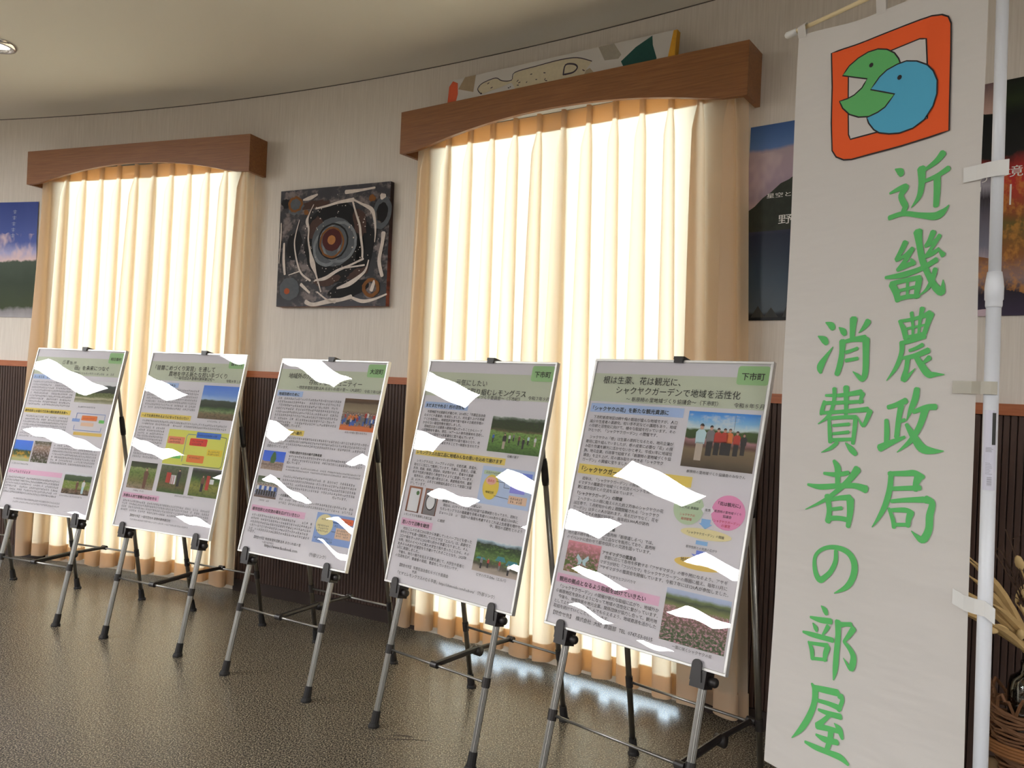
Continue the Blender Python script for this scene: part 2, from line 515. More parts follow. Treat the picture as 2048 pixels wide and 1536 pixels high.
BANNER_STROKES = [
    ('近', '271,384,3 283,392,16 286,400,11|379,373,16 365,387,13 340,400,7|332,395,19 334,426,15 329,454,12 312,475,2|341,424,8 368,418,10 392,408,13|368,418,16 369,448,15 368,481,13|260,435,5 282,429,11 298,428,14 287,444,13 292,459,14 298,470,14 292,482,10|260,489,11 293,485,11 333,495,12 364,502,16 379,499,16 390,491,8 396,484,2'),
    ('畿', '329,529,21 333,555,15 342,593,15 356,624,13 370,648,15 385,662,16 388,650,9 388,637,2|364,535,14 356,552,11 347,562,7|347,563,7 363,557,7 378,546,9|378,544,10 366,562,9 349,584,8|349,584,9 367,578,10 377,571,6|376,572,4 387,586,12|301,548,14 291,566,12 280,583,9|280,584,9 298,578,8 318,564,11|318,564,11 301,589,11 284,606,8|284,606,9 304,599,11 323,594,10|315,586,5 322,597,12|256,620,7 297,618,13 339,609,11 373,594,12|371,613,11 364,637,11 352,655,7 337,665,2|272,636,16 283,655,16 288,673,13|270,635,11 306,630,10 337,628,12|336,630,15 333,648,14 330,669,11|286,670,10 310,666,10 337,667,8|287,652,7 331,646,7|309,633,7 310,669,7'),
    ('農', '293,717,6 305,737,13 310,756,11|294,718,7 318,716,8 343,711,9 362,705,15|364,706,16 358,725,12 352,746,11|312,753,8 334,750,8 354,745,7|321,701,9 325,727,7 326,751,6|345,693,12 341,717,8 339,746,6|312,735,6 354,728,5|299,766,10 323,761,10 353,752,11|302,765,12 302,787,11 292,817,10 271,847,2|320,782,7 335,777,8 349,770,9|305,798,7 333,793,11 362,782,13|317,800,11 315,822,11 310,844,13 321,835,8 335,820,2|336,796,11 351,817,15 365,832,15 379,832,9 397,832,2|365,797,12 351,809,6'),
    ('政', '278,905,10 296,899,11 318,889,14|308,900,14 304,929,12 302,968,12|276,933,10 279,958,13 279,984,11|303,935,8 318,930,8|264,995,17 288,982,13 320,966,6|341,863,13 338,885,15 330,907,11 322,931,2|336,912,9 363,901,12 382,899,13|361,905,16 351,940,13 333,973,11 305,1000,2|322,939,8 338,962,15 358,986,19 381,990,12 402,988,2'),
    ('局', '289,1048,10 325,1043,12 345,1040,13 364,1046,9|354,1046,18 349,1062,13 349,1075,11|297,1079,9 327,1074,10 358,1069,11|294,1045,12 293,1078,13 285,1114,13 272,1143,9 256,1169,2|297,1106,8 328,1099,10 367,1092,13|371,1091,17 384,1097,13 380,1123,15 379,1152,15 368,1175,15 355,1170,9 344,1161,2|293,1122,7 303,1144,10 306,1161,9|293,1126,8 329,1120,11 345,1124,10|341,1124,15 337,1138,12 336,1153,9|303,1155,8 339,1149,8'),
    ('消', '110,713,3 124,720,16 130,728,13|145,726,3 156,735,15 161,743,10|92,745,3 108,754,17 115,763,12|132,771,2 117,792,10 102,817,18 104,832,8|181,707,19 180,730,15 180,753,12|218,714,15 210,726,12 196,740,2|156,758,17 156,786,14 152,815,15 146,835,13|156,761,9 182,755,11 212,753,17|215,755,18 217,792,16 218,829,15 212,845,12 199,837,9 187,828,2|166,784,9 180,780,8 195,775,8|167,803,9 197,798,8'),
    ('費', '120,885,6 159,883,9 211,874,13|215,877,12 211,890,9 209,899,7|120,903,9 160,900,9 216,895,8|118,899,9 113,919,11 110,930,7|109,927,8 161,921,9 230,912,12|236,915,13 229,934,11 220,949,8 206,930,2|142,868,11 143,893,10 137,922,10 125,938,8 104,953,2|172,864,15 174,892,12 176,930,9|132,936,8 136,966,11 139,993,11|133,938,9 171,933,9 202,931,10|201,933,12 200,961,11 198,991,10|139,988,9 200,981,8|144,954,7 186,948,8|145,973,7 186,966,8|158,992,9 142,1006,9 117,1019,2|179,991,3 194,1004,14 207,1014,11'),
    ('者', '151,1035,8 162,1050,17 163,1070,14 164,1091,12|126,1067,7 158,1066,11 191,1058,10|213,1047,19 197,1070,15 170,1097,12 131,1129,9 79,1159,2|83,1099,6 116,1100,13 166,1091,12 208,1085,13 237,1089,18|138,1118,16 145,1150,14 142,1177,15|145,1126,9 171,1118,11 198,1113,14|199,1117,20 200,1147,16 196,1179,11|151,1147,8 178,1140,9|145,1169,12 173,1164,11 201,1164,12'),
    ('の', '167,1240,10 167,1264,12 156,1289,12 140,1307,13 127,1316,15 116,1306,14 110,1284,11 112,1263,9 127,1246,9 150,1235,10 176,1232,12 199,1237,14 213,1251,16 217,1270,16 212,1293,15 197,1316,12 167,1337,2'),
    ('部', '134,1375,3 144,1382,14 149,1390,10|106,1409,6 132,1408,13 162,1403,14|114,1421,4 122,1430,12 125,1437,6|155,1416,11 149,1428,9 142,1439,5|88,1449,6 113,1448,12 169,1444,12|105,1467,6 115,1483,12 118,1504,9|109,1469,8 135,1464,9 156,1460,11|157,1463,14 152,1480,13 150,1497,8|118,1502,8 155,1493,8|180,1398,16 182,1429,14 180,1472,14 179,1506,13 176,1532,3|182,1405,14 198,1399,10 214,1395,11|220,1402,14 209,1421,11 197,1438,6|197,1438,7 213,1450,12 222,1464,14 221,1481,15 216,1493,11 198,1475,2'),
    ('屋', '121,1560,6 131,1574,16 130,1603,14 120,1636,15 101,1673,13 77,1704,2|127,1567,13 157,1562,15 188,1557,16|195,1562,17 200,1571,10 192,1595,10|140,1592,9 168,1589,11 196,1589,14|143,1612,7 169,1611,12 198,1607,14|171,1614,9 157,1632,11 142,1649,14|141,1651,13 168,1645,13 200,1640,10|184,1627,2 197,1636,15 205,1654,7|141,1670,6 163,1672,14 194,1666,13|177,1647,14 176,1667,13 169,1696,11|114,1698,7 140,1699,13 174,1697,13 203,1696,15 222,1704,7'),
]
LOGO_OUTER = '102,69 131,66 163,65 211,63 256,62 313,60 338,61 360,68 374,79 381,97 384,158 387,236 390,329 353,332 283,336 208,338 164,340 144,337 124,326 113,309 109,243 108,155'
LOGO_INNER = '148,121 198,115 258,111 315,106 329,111 334,168 341,291 281,292 222,292 160,293 155,281 151,196'
LOGO_GREEN = '134,135 150,115 172,102 197,95 221,96 243,105 261,120 271,137 275,149 274,189 265,218 243,241 226,248 204,252 179,247 156,235 138,216 129,197 150,196 166,192 185,180 197,162'
LOGO_BLUE = '207,191 228,167 245,156 269,150 289,149 312,157 335,173 349,191 359,215 360,244 353,268 335,292 310,304 279,307 255,303 231,295 218,285 205,267 200,253 226,248 243,241 265,218'
LOGO_EYES = '206,131 275,183'
PAINT_DRIPS = '258,112,6 336,102,8 413,88,10 514,80,15|514,80,7 568,105,8 635,138,15 657,186,11 667,253,7 665,310,3|511,92,7 538,160,8 563,219,9 573,277,10 587,344,9 589,387,8|243,89,3 213,141,5 201,180,14 215,220,8 215,279,7 233,349,10 253,410,23 280,470,8 319,564,6|147,167,3 125,240,5 118,305,6 141,396,7 176,462,8 242,503,7|275,502,6 347,491,13 423,454,11 504,428,7 596,395,8|460,441,5 605,428,6|429,547,7 510,524,17 589,478,11 618,446,8 631,403,5|176,522,13 239,568,8|292,564,5 368,610,7 420,618,13|215,618,17 270,633,14 381,615,17 458,608,13 527,592,15|528,597,9 598,617,13 672,609,9 755,582,6|698,76,23 719,73,14|168,59,6 214,52,15 266,36,7|460,36,15 511,35,13 573,32,9 652,26,7|84,469,3 158,451,5|10,402,3 16,260,6 14,179,5|42,292,8 44,388,13 56,464,10|719,265,19 714,321,14 699,410,15 722,487,14|656,561,15 669,528,13 671,511,7'
ART = {
    'orange': '-4,28 21,6 53,20 61,70 53,109 0,112',
    'tan1': '60,49 95,-2 161,-1 156,76',
    'body': '182,68 206,46 282,35 323,54 378,60 392,29 515,22 637,18 724,25 801,53 771,88 764,120 637,106 569,101 447,108 406,103 378,70 310,82 206,94',
    'motif': '660,84 667,45 710,49 730,66 710,83',
    'tan2': '761,122 774,85 794,79 837,122',
    'grey': '827,-14 903,-7 943,52 930,66 864,61',
    'teal': '944,79 1009,34 1081,3 1087,41 1110,97 1074,128 969,121',
    'tan3': '907,121 936,104 956,118 963,123',
    'yellow': '1175,1 1204,1 1191,115 1159,105',
}

# ================================================================== THE HALL
mb = MB()
n = 128
ring = [wp(360 * i / n, RW + 0.15, 0) for i in range(n)]
mb.prism([(p.x, p.y, -0.1) for p in ring], (0, 0, 0.1))
struct('floor', mb, 'floor', 'dark speckled polished floor of the hall', 'floor')
mb = MB()
mb.prism([(p.x, p.y, ZC) for p in ring], (0, 0, 0.12))
struct('ceiling', mb, 'ceiling', 'plain cream ceiling above the curved wall', 'ceiling')

WIN = [(16.7, 24.15), (31.0, 38.3)]
W_Z0, W_Z1 = 0.03, 2.53
mb = MB()
edges = [(-12.0, WIN[0][0]), (WIN[0][1], WIN[1][0]), (WIN[1][1], 75.0)]
for a, b in edges:
    mb.arc(a, b, RW, RW + 0.14, 0, ZC)
for a, b in WIN:
    mb.arc(a, b, RW, RW + 0.14, 0, W_Z0)
    mb.arc(a, b, RW, RW + 0.14, W_Z1, ZC)
wall = struct('wall_back', mb, 'wallpaper', 'curved wall with pale ribbed wallpaper behind the easels', 'wall')
for nm, a, b in (('wall_right', 75, 150), ('wall_front', 150, 260), ('wall_left', 260, 348)):
    struct(nm, MB().arc(a, b, RW, RW + 0.14, 0, ZC), 'wallpaper', {'wall_right': 'plain curved wall continuing to the right out of view', 'wall_front': 'plain curved wall behind the viewer', 'wall_left': 'plain curved wall at the far left end of the hall'}[nm], 'wall')
# dark wainscot: backing + single slats (never behind the windows)
SP = [(7.0, WIN[0][0] - 0.15), (WIN[0][1] + 0.15, WIN[1][0] - 0.15), (WIN[1][1] + 0.15, 50.0)]
mb = MB()
for a, b in SP:
    mb.arc(a, b, RW - 0.004, RW + 0.002, 0.0, 1.24)
obj('wainscot_backing', mb, 'wainscot', wall)
slat_mesh = None
pitch = math.degrees(0.0205 / RW)
for a, b in SP:
    t = a + pitch / 2
    while t < b - pitch / 2:
        if slat_mesh is None:
            mbs = MB().cbox(-0.0088, 0.0088, -0.009, 0.0, 0.066, 1.226, 0.002)
            s = obj('slat', mbs, 'slat', wall)
            slat_mesh = s.data
        else:
            s = bpy.data.objects.new('slat', slat_mesh)
            COL.objects.link(s)
            s.parent = wall
        p = wp(t, RW - 0.004, 0)
        s.location = p
        s.rotation_euler = (0, 0, -radians(t))
        t += pitch
mb = MB()
for a, b in SP:
    mb.arc(a, b, RW - 0.024, RW, 1.224, 1.26)
struct('trim_1', mb, 'rail', 'reddish brown wooden chair rail above the dark slats', 'rail')
mb = MB()
for a, b in SP:
    mb.arc(a, b, RW - 0.018, RW, 0.0, 0.068)
struct('baseboard_back', mb, 'wainscot', 'dark brown baseboard at the foot of the slatted wall', 'baseboard')
mb = MB().arc(-12, 75, RW - 0.004, RW + 0.01, ZC - 0.003, ZC + 0.002)
struct('trim_2', mb, 'dark', 'thin dark joint line between wall and ceiling', 'trim')
# windows with frames and panes behind the curtains
for i, (a, b) in enumerate(WIN):
    mb = MB()
    for t0, t1 in ((a, a + 0.28), (b - 0.28, b), ((a + b) / 2 - 0.16, (a + b) / 2 + 0.16)):
        mb.arc(t0, t1, RW + 0.07, RW + 0.12, W_Z0, W_Z1)
    for z0, z1 in ((W_Z0, W_Z0 + 0.035), (W_Z1 - 0.05, W_Z1)):
        mb.arc(a, b, RW + 0.07, RW + 0.12, z0, z1)
    w = struct('window_%d' % (i + 1), mb, 'win_frame', ['tall window behind the cream curtain further left', 'tall window behind the cream curtain nearer the banner'][i], 'window')
    mid = (a + b) / 2
    for t0, t1 in ((a + 0.2, mid - 0.1), (mid + 0.1, b - 0.2)):
        obj('pane', MB().arc(t0, t1, RW + 0.094, RW + 0.098, W_Z0 + 0.03, W_Z1 - 0.04), 'glass', w)

# ------------------------------------------------------------------ ceiling light panels of the hall (out of frame; some mirrored in the acrylic, some added as key light)
LAMPS = [(-5.0, 0.9), (-5.1, 2.7), (-7.5, 2.6), (-7.6, 0.9), (-7.4, -0.9), (-10.3, 1.4), (-10.4, -0.2), (-10.4, -2.0), (-15.2, -1.4),
         (-15.6, -3.2), (-5.0, -2.7), (-2.2, -3.2), (0.4, -3.2), (0.4, -5.4), (-2.2, -5.4), (-7.5, -4.5), (3.0, -3.2), (3.0, -5.4)]  # rows close behind the camera are added, unseen, as key light on the posters
lamp0 = None
for x, y in LAMPS:
    lab = 'square white ceiling light panel of the hall, some added as key light'
    if lamp0 is None:
        lamp0 = thing('ceiling_light', lab, 'light', Matrix.Translation((x, y, ZC)), 'ceiling light panels')
        fr = MB()
        h, w = 0.42, 0.035
        for q in ((-h, h, -h, -h + w), (-h, h, h - w, h), (-h, -h + w, -h + w, h - w), (h - w, h, -h + w, h - w)):
            fr.box(q[0], q[1], q[2], q[3], -0.03, 0.0)
        obj('frame', fr, 'lamp_frame', lamp0)
        obj('diffuser', MB().box(-h + w, h - w, -h + w, h - w, -0.022, -0.006), 'lamp', lamp0)
    else:
        r = lamp0.copy()
        COL.objects.link(r)
        r.location = (x, y, ZC)
        for ch in list(lamp0.children):
            c = ch.copy()
            COL.objects.link(c)
            c.parent = r
dl = thing('downlight', 'round chrome recessed downlight in the ceiling at the left edge', 'light', Matrix.Translation((-2.645, 4.02, ZC)))
obj('ring', MB().lathe([(0.062, 0.0), (0.062, -0.012), (0.07, -0.02), (0.09, -0.018), (0.098, -0.004), (0.098, 0.0)], 36), 'chrome', dl, True)
obj('lens', MB().lathe([(0.001, -0.006), (0.062, -0.006), (0.062, 0.0)], 36), 'down', dl)

# ================================================================== VALANCES AND CURTAINS
def valance(t0, t1, label):
    d = 0.15
    A, B = wp(t0, RW - d, 0), wp(t1, RW - d, 0)
    ax = (B - A).normalized()
    L = (B - A).length
    back = Vector((-ax.y, ax.x, 0))
    v = thing('curtain_valance', label, 'valance', frame_matrix((A + B) / 2, ax, back, (0, 0, 1)), 'wooden valances')
    zt, zb, zm = 2.567, 2.362, 2.452
    h = L / 2
    prof = [(-h, zt), (-h, zb), (-h + 0.02, zb)]
    inset = 0.10
    K = 22
    for i in range(K + 1):
        u = -1 + 2 * i / K
        prof.append((u * (h - inset), zb + (zm - zb) * (1 - u * u) + (0.004 if i in (0, K) else 0)))
    prof += [(h - 0.02, zb), (h, zb), (h, zt)]
    # front board as a strip of quads so that the arched underside stays clean
    xs = [p[0] for p in prof[1:-1]]
    zs = [p[1] for p in prof[1:-1]]
    mbf = MB()
    vs, fs = [], []
    for x, z in zip(xs, zs):
        vs += [(x, 0, z), (x, 0.02, z), (x, 0.02, zt), (x, 0, zt)]
    for i in range(len(xs) - 1):
        for k in range(4):
            k2 = (k + 1) % 4
            fs.append((4 * i + k, 4 * i + 4 + k, 4 * i + 4 + k2, 4 * i + k2))
    m4 = 4 * (len(xs) - 1)
    fs += [(0, 1, 2, 3), (m4 + 3, m4 + 2, m4 + 1, m4)]
    obj('front_board', mbf.add(vs, fs), 'valance', v)
    def depth(x):
        p = v.matrix_world @ Vector((x, 0, 0))
        # distance along back direction to the wall
        lo, hi = 0.0, 0.5
        for _ in range(30):
            m = (lo + hi) / 2
            q = p + back * m
            if math.hypot(q.x - CX, q.y - CY) < RW:
                lo = m
            else:
                hi = m
        return lo - 0.001
    for s in (-1, 1):
        x0, x1 = (-h, -h + 0.02) if s < 0 else (h - 0.02, h)
        dd = min(depth(x0), depth(x1))
        obj('side_board', MB().box(x0, x1, 0.0201, dd, zb, zt), 'valance', v)
    dd = min(depth(-h), depth(h))
    obj('top_board', MB().box(-h + 0.0201, h - 0.0201, 0.0201, dd, zt - 0.02, zt - 0.001), 'valance', v)
    obj('curtain_track', MB().box(-h + 0.05, h - 0.05, 0.07, 0.095, 2.50, 2.52), 'frame', v)
    return v

valance(15.93, 24.88, 'brown wooden valance with arched underside over the curtain further left')
valance(30.25, 39.47, 'brown wooden valance with arched underside carrying the long collage canvas')

def curtain(top, bot, np_, label, seed):
    """pinch pleated curtain; top / bot = (angle left, angle right) at the heading and at the hem"""
    rnd = random.Random(seed)
    c = thing('curtain', label, 'curtain', Matrix.Translation(wp(sum(bot) / 2, RW - 0.09, 0)), 'pleated cream curtains')
    inv = c.matrix_world.inverted()
    jit = [rnd.uniform(-0.05, 0.05) for _ in range(np_)]
    amp = [rnd.uniform(0.8, 1.2) for _ in range(np_)]
    wid = [rnd.uniform(0.85, 1.12) for _ in range(np_)]
    slant = [rnd.uniform(-0.10, 0.10) for _ in range(np_)]
    ZT, ZB = 2.475, 0.046
    HALF = 11
    def lerp(a, b, t):
        return a + (b - a) * t
    def section(i, z):
        """one pleat: list of (lateral in pitches, depth toward the room in metres)"""
        w = min(1.0, max(0.0, (2.37 - z) / 1.5)) ** 0.75          # 0 under the heading, 1 low down
        if z > 2.39:
            a, b, D = 0.085, 0.060, 0.024
        else:
            q = min(1.0, (2.39 - z) / 0.10)
            a = lerp(lerp(0.085, 0.17, q), 0.335, w) * (wid[i] if w else 1)
            b = lerp(lerp(0.060, 0.10, q), 0.185, w)
            D = lerp(lerp(0.024, 0.040, q), 0.072, w) * lerp(1, amp[i], w)
        D *= 1 + 0.10 * sin(2.3 * z + i * 1.9) * w
        ctl = [(0.5, 0.0), (b + 0.12, 0.01), (b + 0.01, 0.10), ((a + b) / 2, 0.40), (a, 0.72), (a * 0.66, 0.96), (0.0, 1.0), (-a * 0.66, 0.96)]
        ctl = [(-x, y) for x, y in ctl[:-2]][::1]
        half = catmull(ctl + [(0.0, 1.0)], 2)
        half = half[:-1]
        left = half
        right = [(-x, y) for x, y in half[::-1]]
        pts = left + [(0.0, 1.0)] + right
        sh_ = (jit[i] + slant[i] * (1 - z / 2.4)) * w
        return [(x + sh_ * y, D * y) for x, y in pts]
    def row(z, off):
        f = 1 - z / 2.475
        tl, tr = lerp(top[0], bot[0], f), lerp(top[1], bot[1], f)
        s0, s1 = radians(tl) * RW, radians(tr) * RW
        pl = (s1 - s0) / np_
        out = []
        for i in range(np_):
            sec = section(i, z)
            if i:
                sec = sec[1:]
            for x, d in sec:
                sarc = s0 + (i + 0.5 + x) * pl
                zz = z + (0.008 * sin(sarc * 19 + seed) if z < 0.07 else 0.0)
                out.append(inv @ wp(math.degrees(sarc / RW), RW - 0.062 - d + off, zz))
        return out
    zs = [ZB, 0.065, 0.09, 0.13]
    z = 0.13
    while z < 2.28:
        z += 0.08
        zs.append(min(z, 2.29))
    zs += [2.32, 2.345, 2.365, 2.38, 2.392, 2.41, 2.44, ZT]
    def sheet(zlist, off):
        rows = [row(zz, off) for zz in zlist]
        w = len(rows[0])
        vs = [p for r in rows for p in r]
        fs = [(j * w + i, j * w + i + 1, (j + 1) * w + i + 1, (j + 1) * w + i) for j in range(len(zlist) - 1) for i in range(w - 1)]
        return MB().add(vs, fs)
    obj('drape', sheet(zs, 0.0), 'curtain', c, True)
    def layers(zlist):
        a = sheet(zlist, 0.004)
        for o_ in (0.007, 0.010):
            b = sheet(zlist, o_)
            a.add(b.v, b.f)
        return a
    obj('hem', layers([ZB + 0.001, 0.065, 0.09, 0.132]), 'curtain', c, True, 'folded hem glowing orange')
    obj('header_tape', layers([2.393, 2.41, 2.44, ZT]), 'curtain', c, True, 'folded heading band glowing orange')
    return c

curtain((16.12, 24.70), (15.80, 24.50), 12, 'floor length cream pleated curtain behind the easels further left', 3)
curtain((30.50, 39.28), (30.40, 39.86), 13, 'floor length cream pleated curtain behind the two easels nearest the banner', 5)

# ================================================================== WALL PICTURES
def wall_frame(t, z, out):
    a = radians(t)
    back = Vector((sin(a), cos(a), 0))
    ax = Vector((cos(a), -sin(a), 0))
    return frame_matrix(wp(t, RW - out, z), ax, back, (0, 0, 1))

def quad(x0, x1, z0, z1, y):
    return MB().add([(x0, y, z0), (x1, y, z0), (x1, y, z1), (x0, y, z1)], [(0, 1, 2, 3)], [(0, 0), (1, 0), (1, 1), (0, 1)])

def lettering(mbt, s, x, z, width, y, bold=0.0, res=2, height=None):
    vs, fs = text_mesh(s, bold, res)
    if not vs:
        return
    x0 = min(v[0] for v in vs)
    x1 = max(v[0] for v in vs)
    k = width / (x1 - x0)
    kz = height if height else k
    mbt.add([(x + (v[0] - x0) * k, y, z + v[1] * kz) for v in vs], fs)

def sheet_curved(th0, th1, z0, z1, out, mat, label, name='wall_poster'):
    tm = (th0 + th1) / 2
    root = thing(name, label, 'poster', Matrix.Translation(wp(tm, RW - out, (z0 + z1) / 2)))
    inv = root.matrix_world.inverted()
    def fn(u, v):
        bow = 0.004 * (sin(u * 5.0 + v * 3) * 0.5 + 0.5) + 0.002 * sin(v * 11)
        return inv @ wp(th0 + (th1 - th0) * u, RW - out - bow, z0 + (z1 - z0) * v)
    obj('sheet', MB().grid(fn, 14, 16), mat, root, True)
    def at(u, v, lift=0.0015):
        bow = 0.004 * (sin(u * 5.0 + v * 3) * 0.5 + 0.5) + 0.002 * sin(v * 11)
        return inv @ wp(th0 + (th1 - th0) * u, RW - out - bow - lift, z0 + (z1 - z0) * v)
    return root, at

def poster_text(root, at, items, mat):
    for s, u, v, wu, hv in items:
        m = MB()
        vs, fs = text_mesh(s, 0.0, 3)
        x0, x1 = min(p[0] for p in vs), max(p[0] for p in vs)
        m.add([at(u + (p[0] - x0) / (x1 - x0) * wu, v + p[1] * hv) for p in vs], fs)
        obj('printed_text', m, mat, root)

white_ink = flat('white_ink', (0.82, 0.80, 0.76), 0.5)
dim_ink = flat('pale_blue_ink', S(150, 160, 190), 0.5)
# left: mountain under a blue sky
pm = pic('mountain_poster', [(0.0, S(150, 146, 150)), (0.06, S(122, 120, 122)), (0.09, S(52, 62, 40)), (0.30, S(44, 56, 42)), (0.475, S(62, 74, 62)), (0.49, S(200, 176, 176)), (0.56, S(150, 150, 186)), (0.66, S(70, 86, 150)), (1.0, S(44, 62, 128))],
         0.07, 3.2, S(205, 180, 180), 0.75, 3.0, 0.49, 0.74, seed=1.3, gain=1.25)
r_, at_ = sheet_curved(12.95, 15.66, 1.54, 2.288, 0.004, pm, 'blue sky and green mountain poster left of the far curtain')
for k in range(5):
    m = MB()
    u0, v0 = 0.64 - 0.004 * k, 0.915 - 0.052 * k
    for (a, b, c, d) in ((-.03, .03, .006, .010), (-.022, .024, -.010, -.006), (-.004, .004, -.016, .018)):
        m.add([at_(u0 + a, v0 + c), at_(u0 + b, v0 + c), at_(u0 + b, v0 + d), at_(u0 + a, v0 + d)], [(0, 1, 2, 3)])
    obj('faint_character', m, dim_ink, r_)
# middle: clouds over a dark night valley
pm = pic('night_poster', [(0.0, S(14, 15, 18)), (0.03, S(20, 22, 26)), (0.05, S(70, 80, 88)), (0.20, S(50, 64, 78)), (0.44, S(34, 40, 58)), (0.52, S(70, 64, 80)), (0.60, S(120, 106, 120)), (0.72, S(152, 134, 146)), (0.865, S(156, 140, 146)), (0.885, S(80, 108, 156)), (1.0, S(60, 88, 136))],
         0.035, 2.4, S(190, 170, 170), 0.5, 2.6, 0.56, 0.86, 0.28, 2.1, gain=1.25)
r_, at_ = sheet_curved(39.24, 41.96, 1.537, 2.287, 0.004, pm, 'dark night sky and sea of clouds poster right of the curtain, half behind the banner')
poster_text(r_, at_, [('星空と雲', 0.15, 0.622, 0.25, 0.026), ('野', 0.243, 0.488, 0.10, 0.052)], white_ink)
m = MB()
for (u, h) in ((0.12, 0.045), (0.22, 0.035), (0.36, 0.085), (0.46, 0.055), (0.62, 0.07)):
    m.add([at_(u - 0.055, 0.015, 0.001), at_(u + 0.055, 0.015, 0.001), at_(u + 0.03, 0.5 * h + 0.02, 0.001), at_(u, h + 0.03, 0.001), at_(u - 0.03, 0.5 * h + 0.02, 0.001)], [(0, 1, 2, 3, 4)])
obj('tree_silhouettes', m, 'ink_title', r_)
m = MB()
HILL = [(0.0, 0.56), (0.06, 0.585), (0.12, 0.625), (0.18, 0.65), (0.25, 0.69), (0.31, 0.705), (0.37, 0.735), (0.45, 0.75), (0.6, 0.78), (0.8, 0.79), (1.0, 0.77)]
for (u0, v0), (u1, v1) in zip(HILL, HILL[1:]):
    m.add([at_(u0, 0.455, 0.0007), at_(u1, 0.455, 0.0007), at_(u1, v1, 0.0007), at_(u0, v0, 0.0007)], [(0, 1, 2, 3)])
obj('printed_hill', m, flat('hill_print', S(50, 54, 46), 0.5, spec=0.2, var=0.5, vscale=30), r_)
# right: ravine and autumn leaves
pm = pic('autumn_poster', [(0.0, S(60, 52, 70)), (0.10, S(40, 36, 46)), (0.16, S(128, 108, 106)), (0.26, S(128, 84, 48)), (0.38, S(96, 84, 44)), (0.50, S(150, 60, 44)), (0.60, S(176, 46, 46)), (0.655, S(120, 40, 36)), (0.68, S(26, 26, 24)), (0.85, S(16, 18, 16)), (0.92, S(34, 44, 24)), (1.0, S(22, 26, 18))],
         0.06, 5.0, S(190, 130, 60), 0.55, 14.0, 0.10, 0.62, 0.35, 4.2, gain=1.25)
r_, at_ = sheet_curved(42.25, 45.0, 1.537, 2.287, 0.004, pm, 'red autumn leaves poster at the right edge behind the banner pole')
m = MB()
m.add([at_(0.36, 0.0, 0.0006), at_(0.505, 0.0, 0.0006), at_(0.505, 1.0, 0.0006), at_(0.36, 1.0, 0.0006)], [(0, 1, 2, 3)], [(0, 0), (1, 0), (1, 1), (0, 1)])
gm = pic('ravine_strip', [(0.0, S(178, 160, 170)), (0.22, S(176, 160, 168)), (0.3, S(110, 110, 124)), (0.40, S(96, 92, 104)), (0.50, S(52, 48, 54)), (0.56, S(150, 146, 156)), (0.62, S(60, 54, 58)), (0.66, S(176, 164, 160)), (0.74, S(150, 120, 104)), (0.82, S(190, 156, 146)), (0.9, S(160, 132, 122)), (1.0, S(100, 80, 80))], 0.04, 9.0, seed=3.0, gain=1.25)
obj('photo_strip', m, gm, r_)
poster_text(r_, at_, [('の', 0.40, 0.575, 0.06, 0.04), ('境', 0.548, 0.588, 0.10, 0.05), ('川', 0.483, 0.475, 0.108, 0.10)], white_ink)
obj('printed_text', MB().add([at_(u, v) for u, v in ((0.413, 0.478), (0.424, 0.478), (0.428, 0.556), (0.408, 0.556))], [(0, 1, 2, 3)]), white_ink, r_)

# abstract square painting
PW, PH, PT = 0.75, 0.643, 0.03
pt_m = wall_frame(27.55, 1.945, 0.034 + 0.008)
pr = thing('abstract_painting', 'square abstract canvas with black swirls, white drips and a red centre', 'painting', pt_m)
pm = pic('paint_ground', [(0.0, S(72, 70, 76)), (0.2, S(40, 35, 35)), (0.45, S(20, 16, 16)), (0.7, S(34, 26, 25)), (1.0, S(66, 64, 70))], 0.28, 4.0, S(176, 158, 152), 0.62, 7.5, 0.0, 1.0, 0.45, 5.5, gain=0.62)
edge_m = pic('paint_edge', [(0.0, S(150, 84, 66)), (0.35, S(110, 56, 46)), (0.6, S(66, 50, 50)), (1.0, S(54, 44, 44))], 0.2, 6.0, S(40, 30, 30), 0.6, 9.0, gain=0.9)
mbx = MB().add([(-PW / 2, 0.001, -PH / 2), (PW / 2, 0.001, -PH / 2), (PW / 2, PT, -PH / 2), (-PW / 2, PT, -PH / 2), (-PW / 2, 0.001, PH / 2), (PW / 2, 0.001, PH / 2), (PW / 2, PT, PH / 2), (-PW / 2, PT, PH / 2)],
               [(0, 3, 2, 1), (4, 5, 6, 7), (0, 4, 7, 3), (1, 2, 6, 5), (3, 7, 6, 2), (0, 1, 5, 4)], [(0, 0), (1, 0), (1, 0), (0, 0), (0, 1), (1, 1), (1, 1), (0, 1)])
obj('canvas', mbx, edge_m, pr)
face = obj('painted_face', quad(-PW / 2, PW / 2, -PH / 2, PH / 2, 0.0), pm, pr)
def ppt(x, y, lift):
    return (x / 1000 - PW / 2, -lift, PH / 2 - y / 1000)
def disc(mbq, cx, cy, rx, ry, lift, n=28, r_in=0.0, wob=0.0, rot=0.0, seed=0):
    rn = random.Random(seed)
    o, i_ = [], []
    for k in range(n):
        a = 2 * pi * k / n
        w = 1 + wob * rn.uniform(-1, 1)
        ex, ey = rx * cos(a) * w, ry * sin(a) * w
        o.append(ppt(cx + ex * cos(rot) - ey * sin(rot), cy + ex * sin(rot) + ey * cos(rot), lift))
        i_.append(ppt(cx + (ex * cos(rot) - ey * sin(rot)) * r_in, cy + (ex * sin(rot) + ey * cos(rot)) * r_in, lift))
    if r_in:
        mbq.add(o + i_, [(k, (k + 1) % n, n + (k + 1) % n, n + k) for k in range(n)])
    else:
        mbq.add(o, [tuple(range(n))])
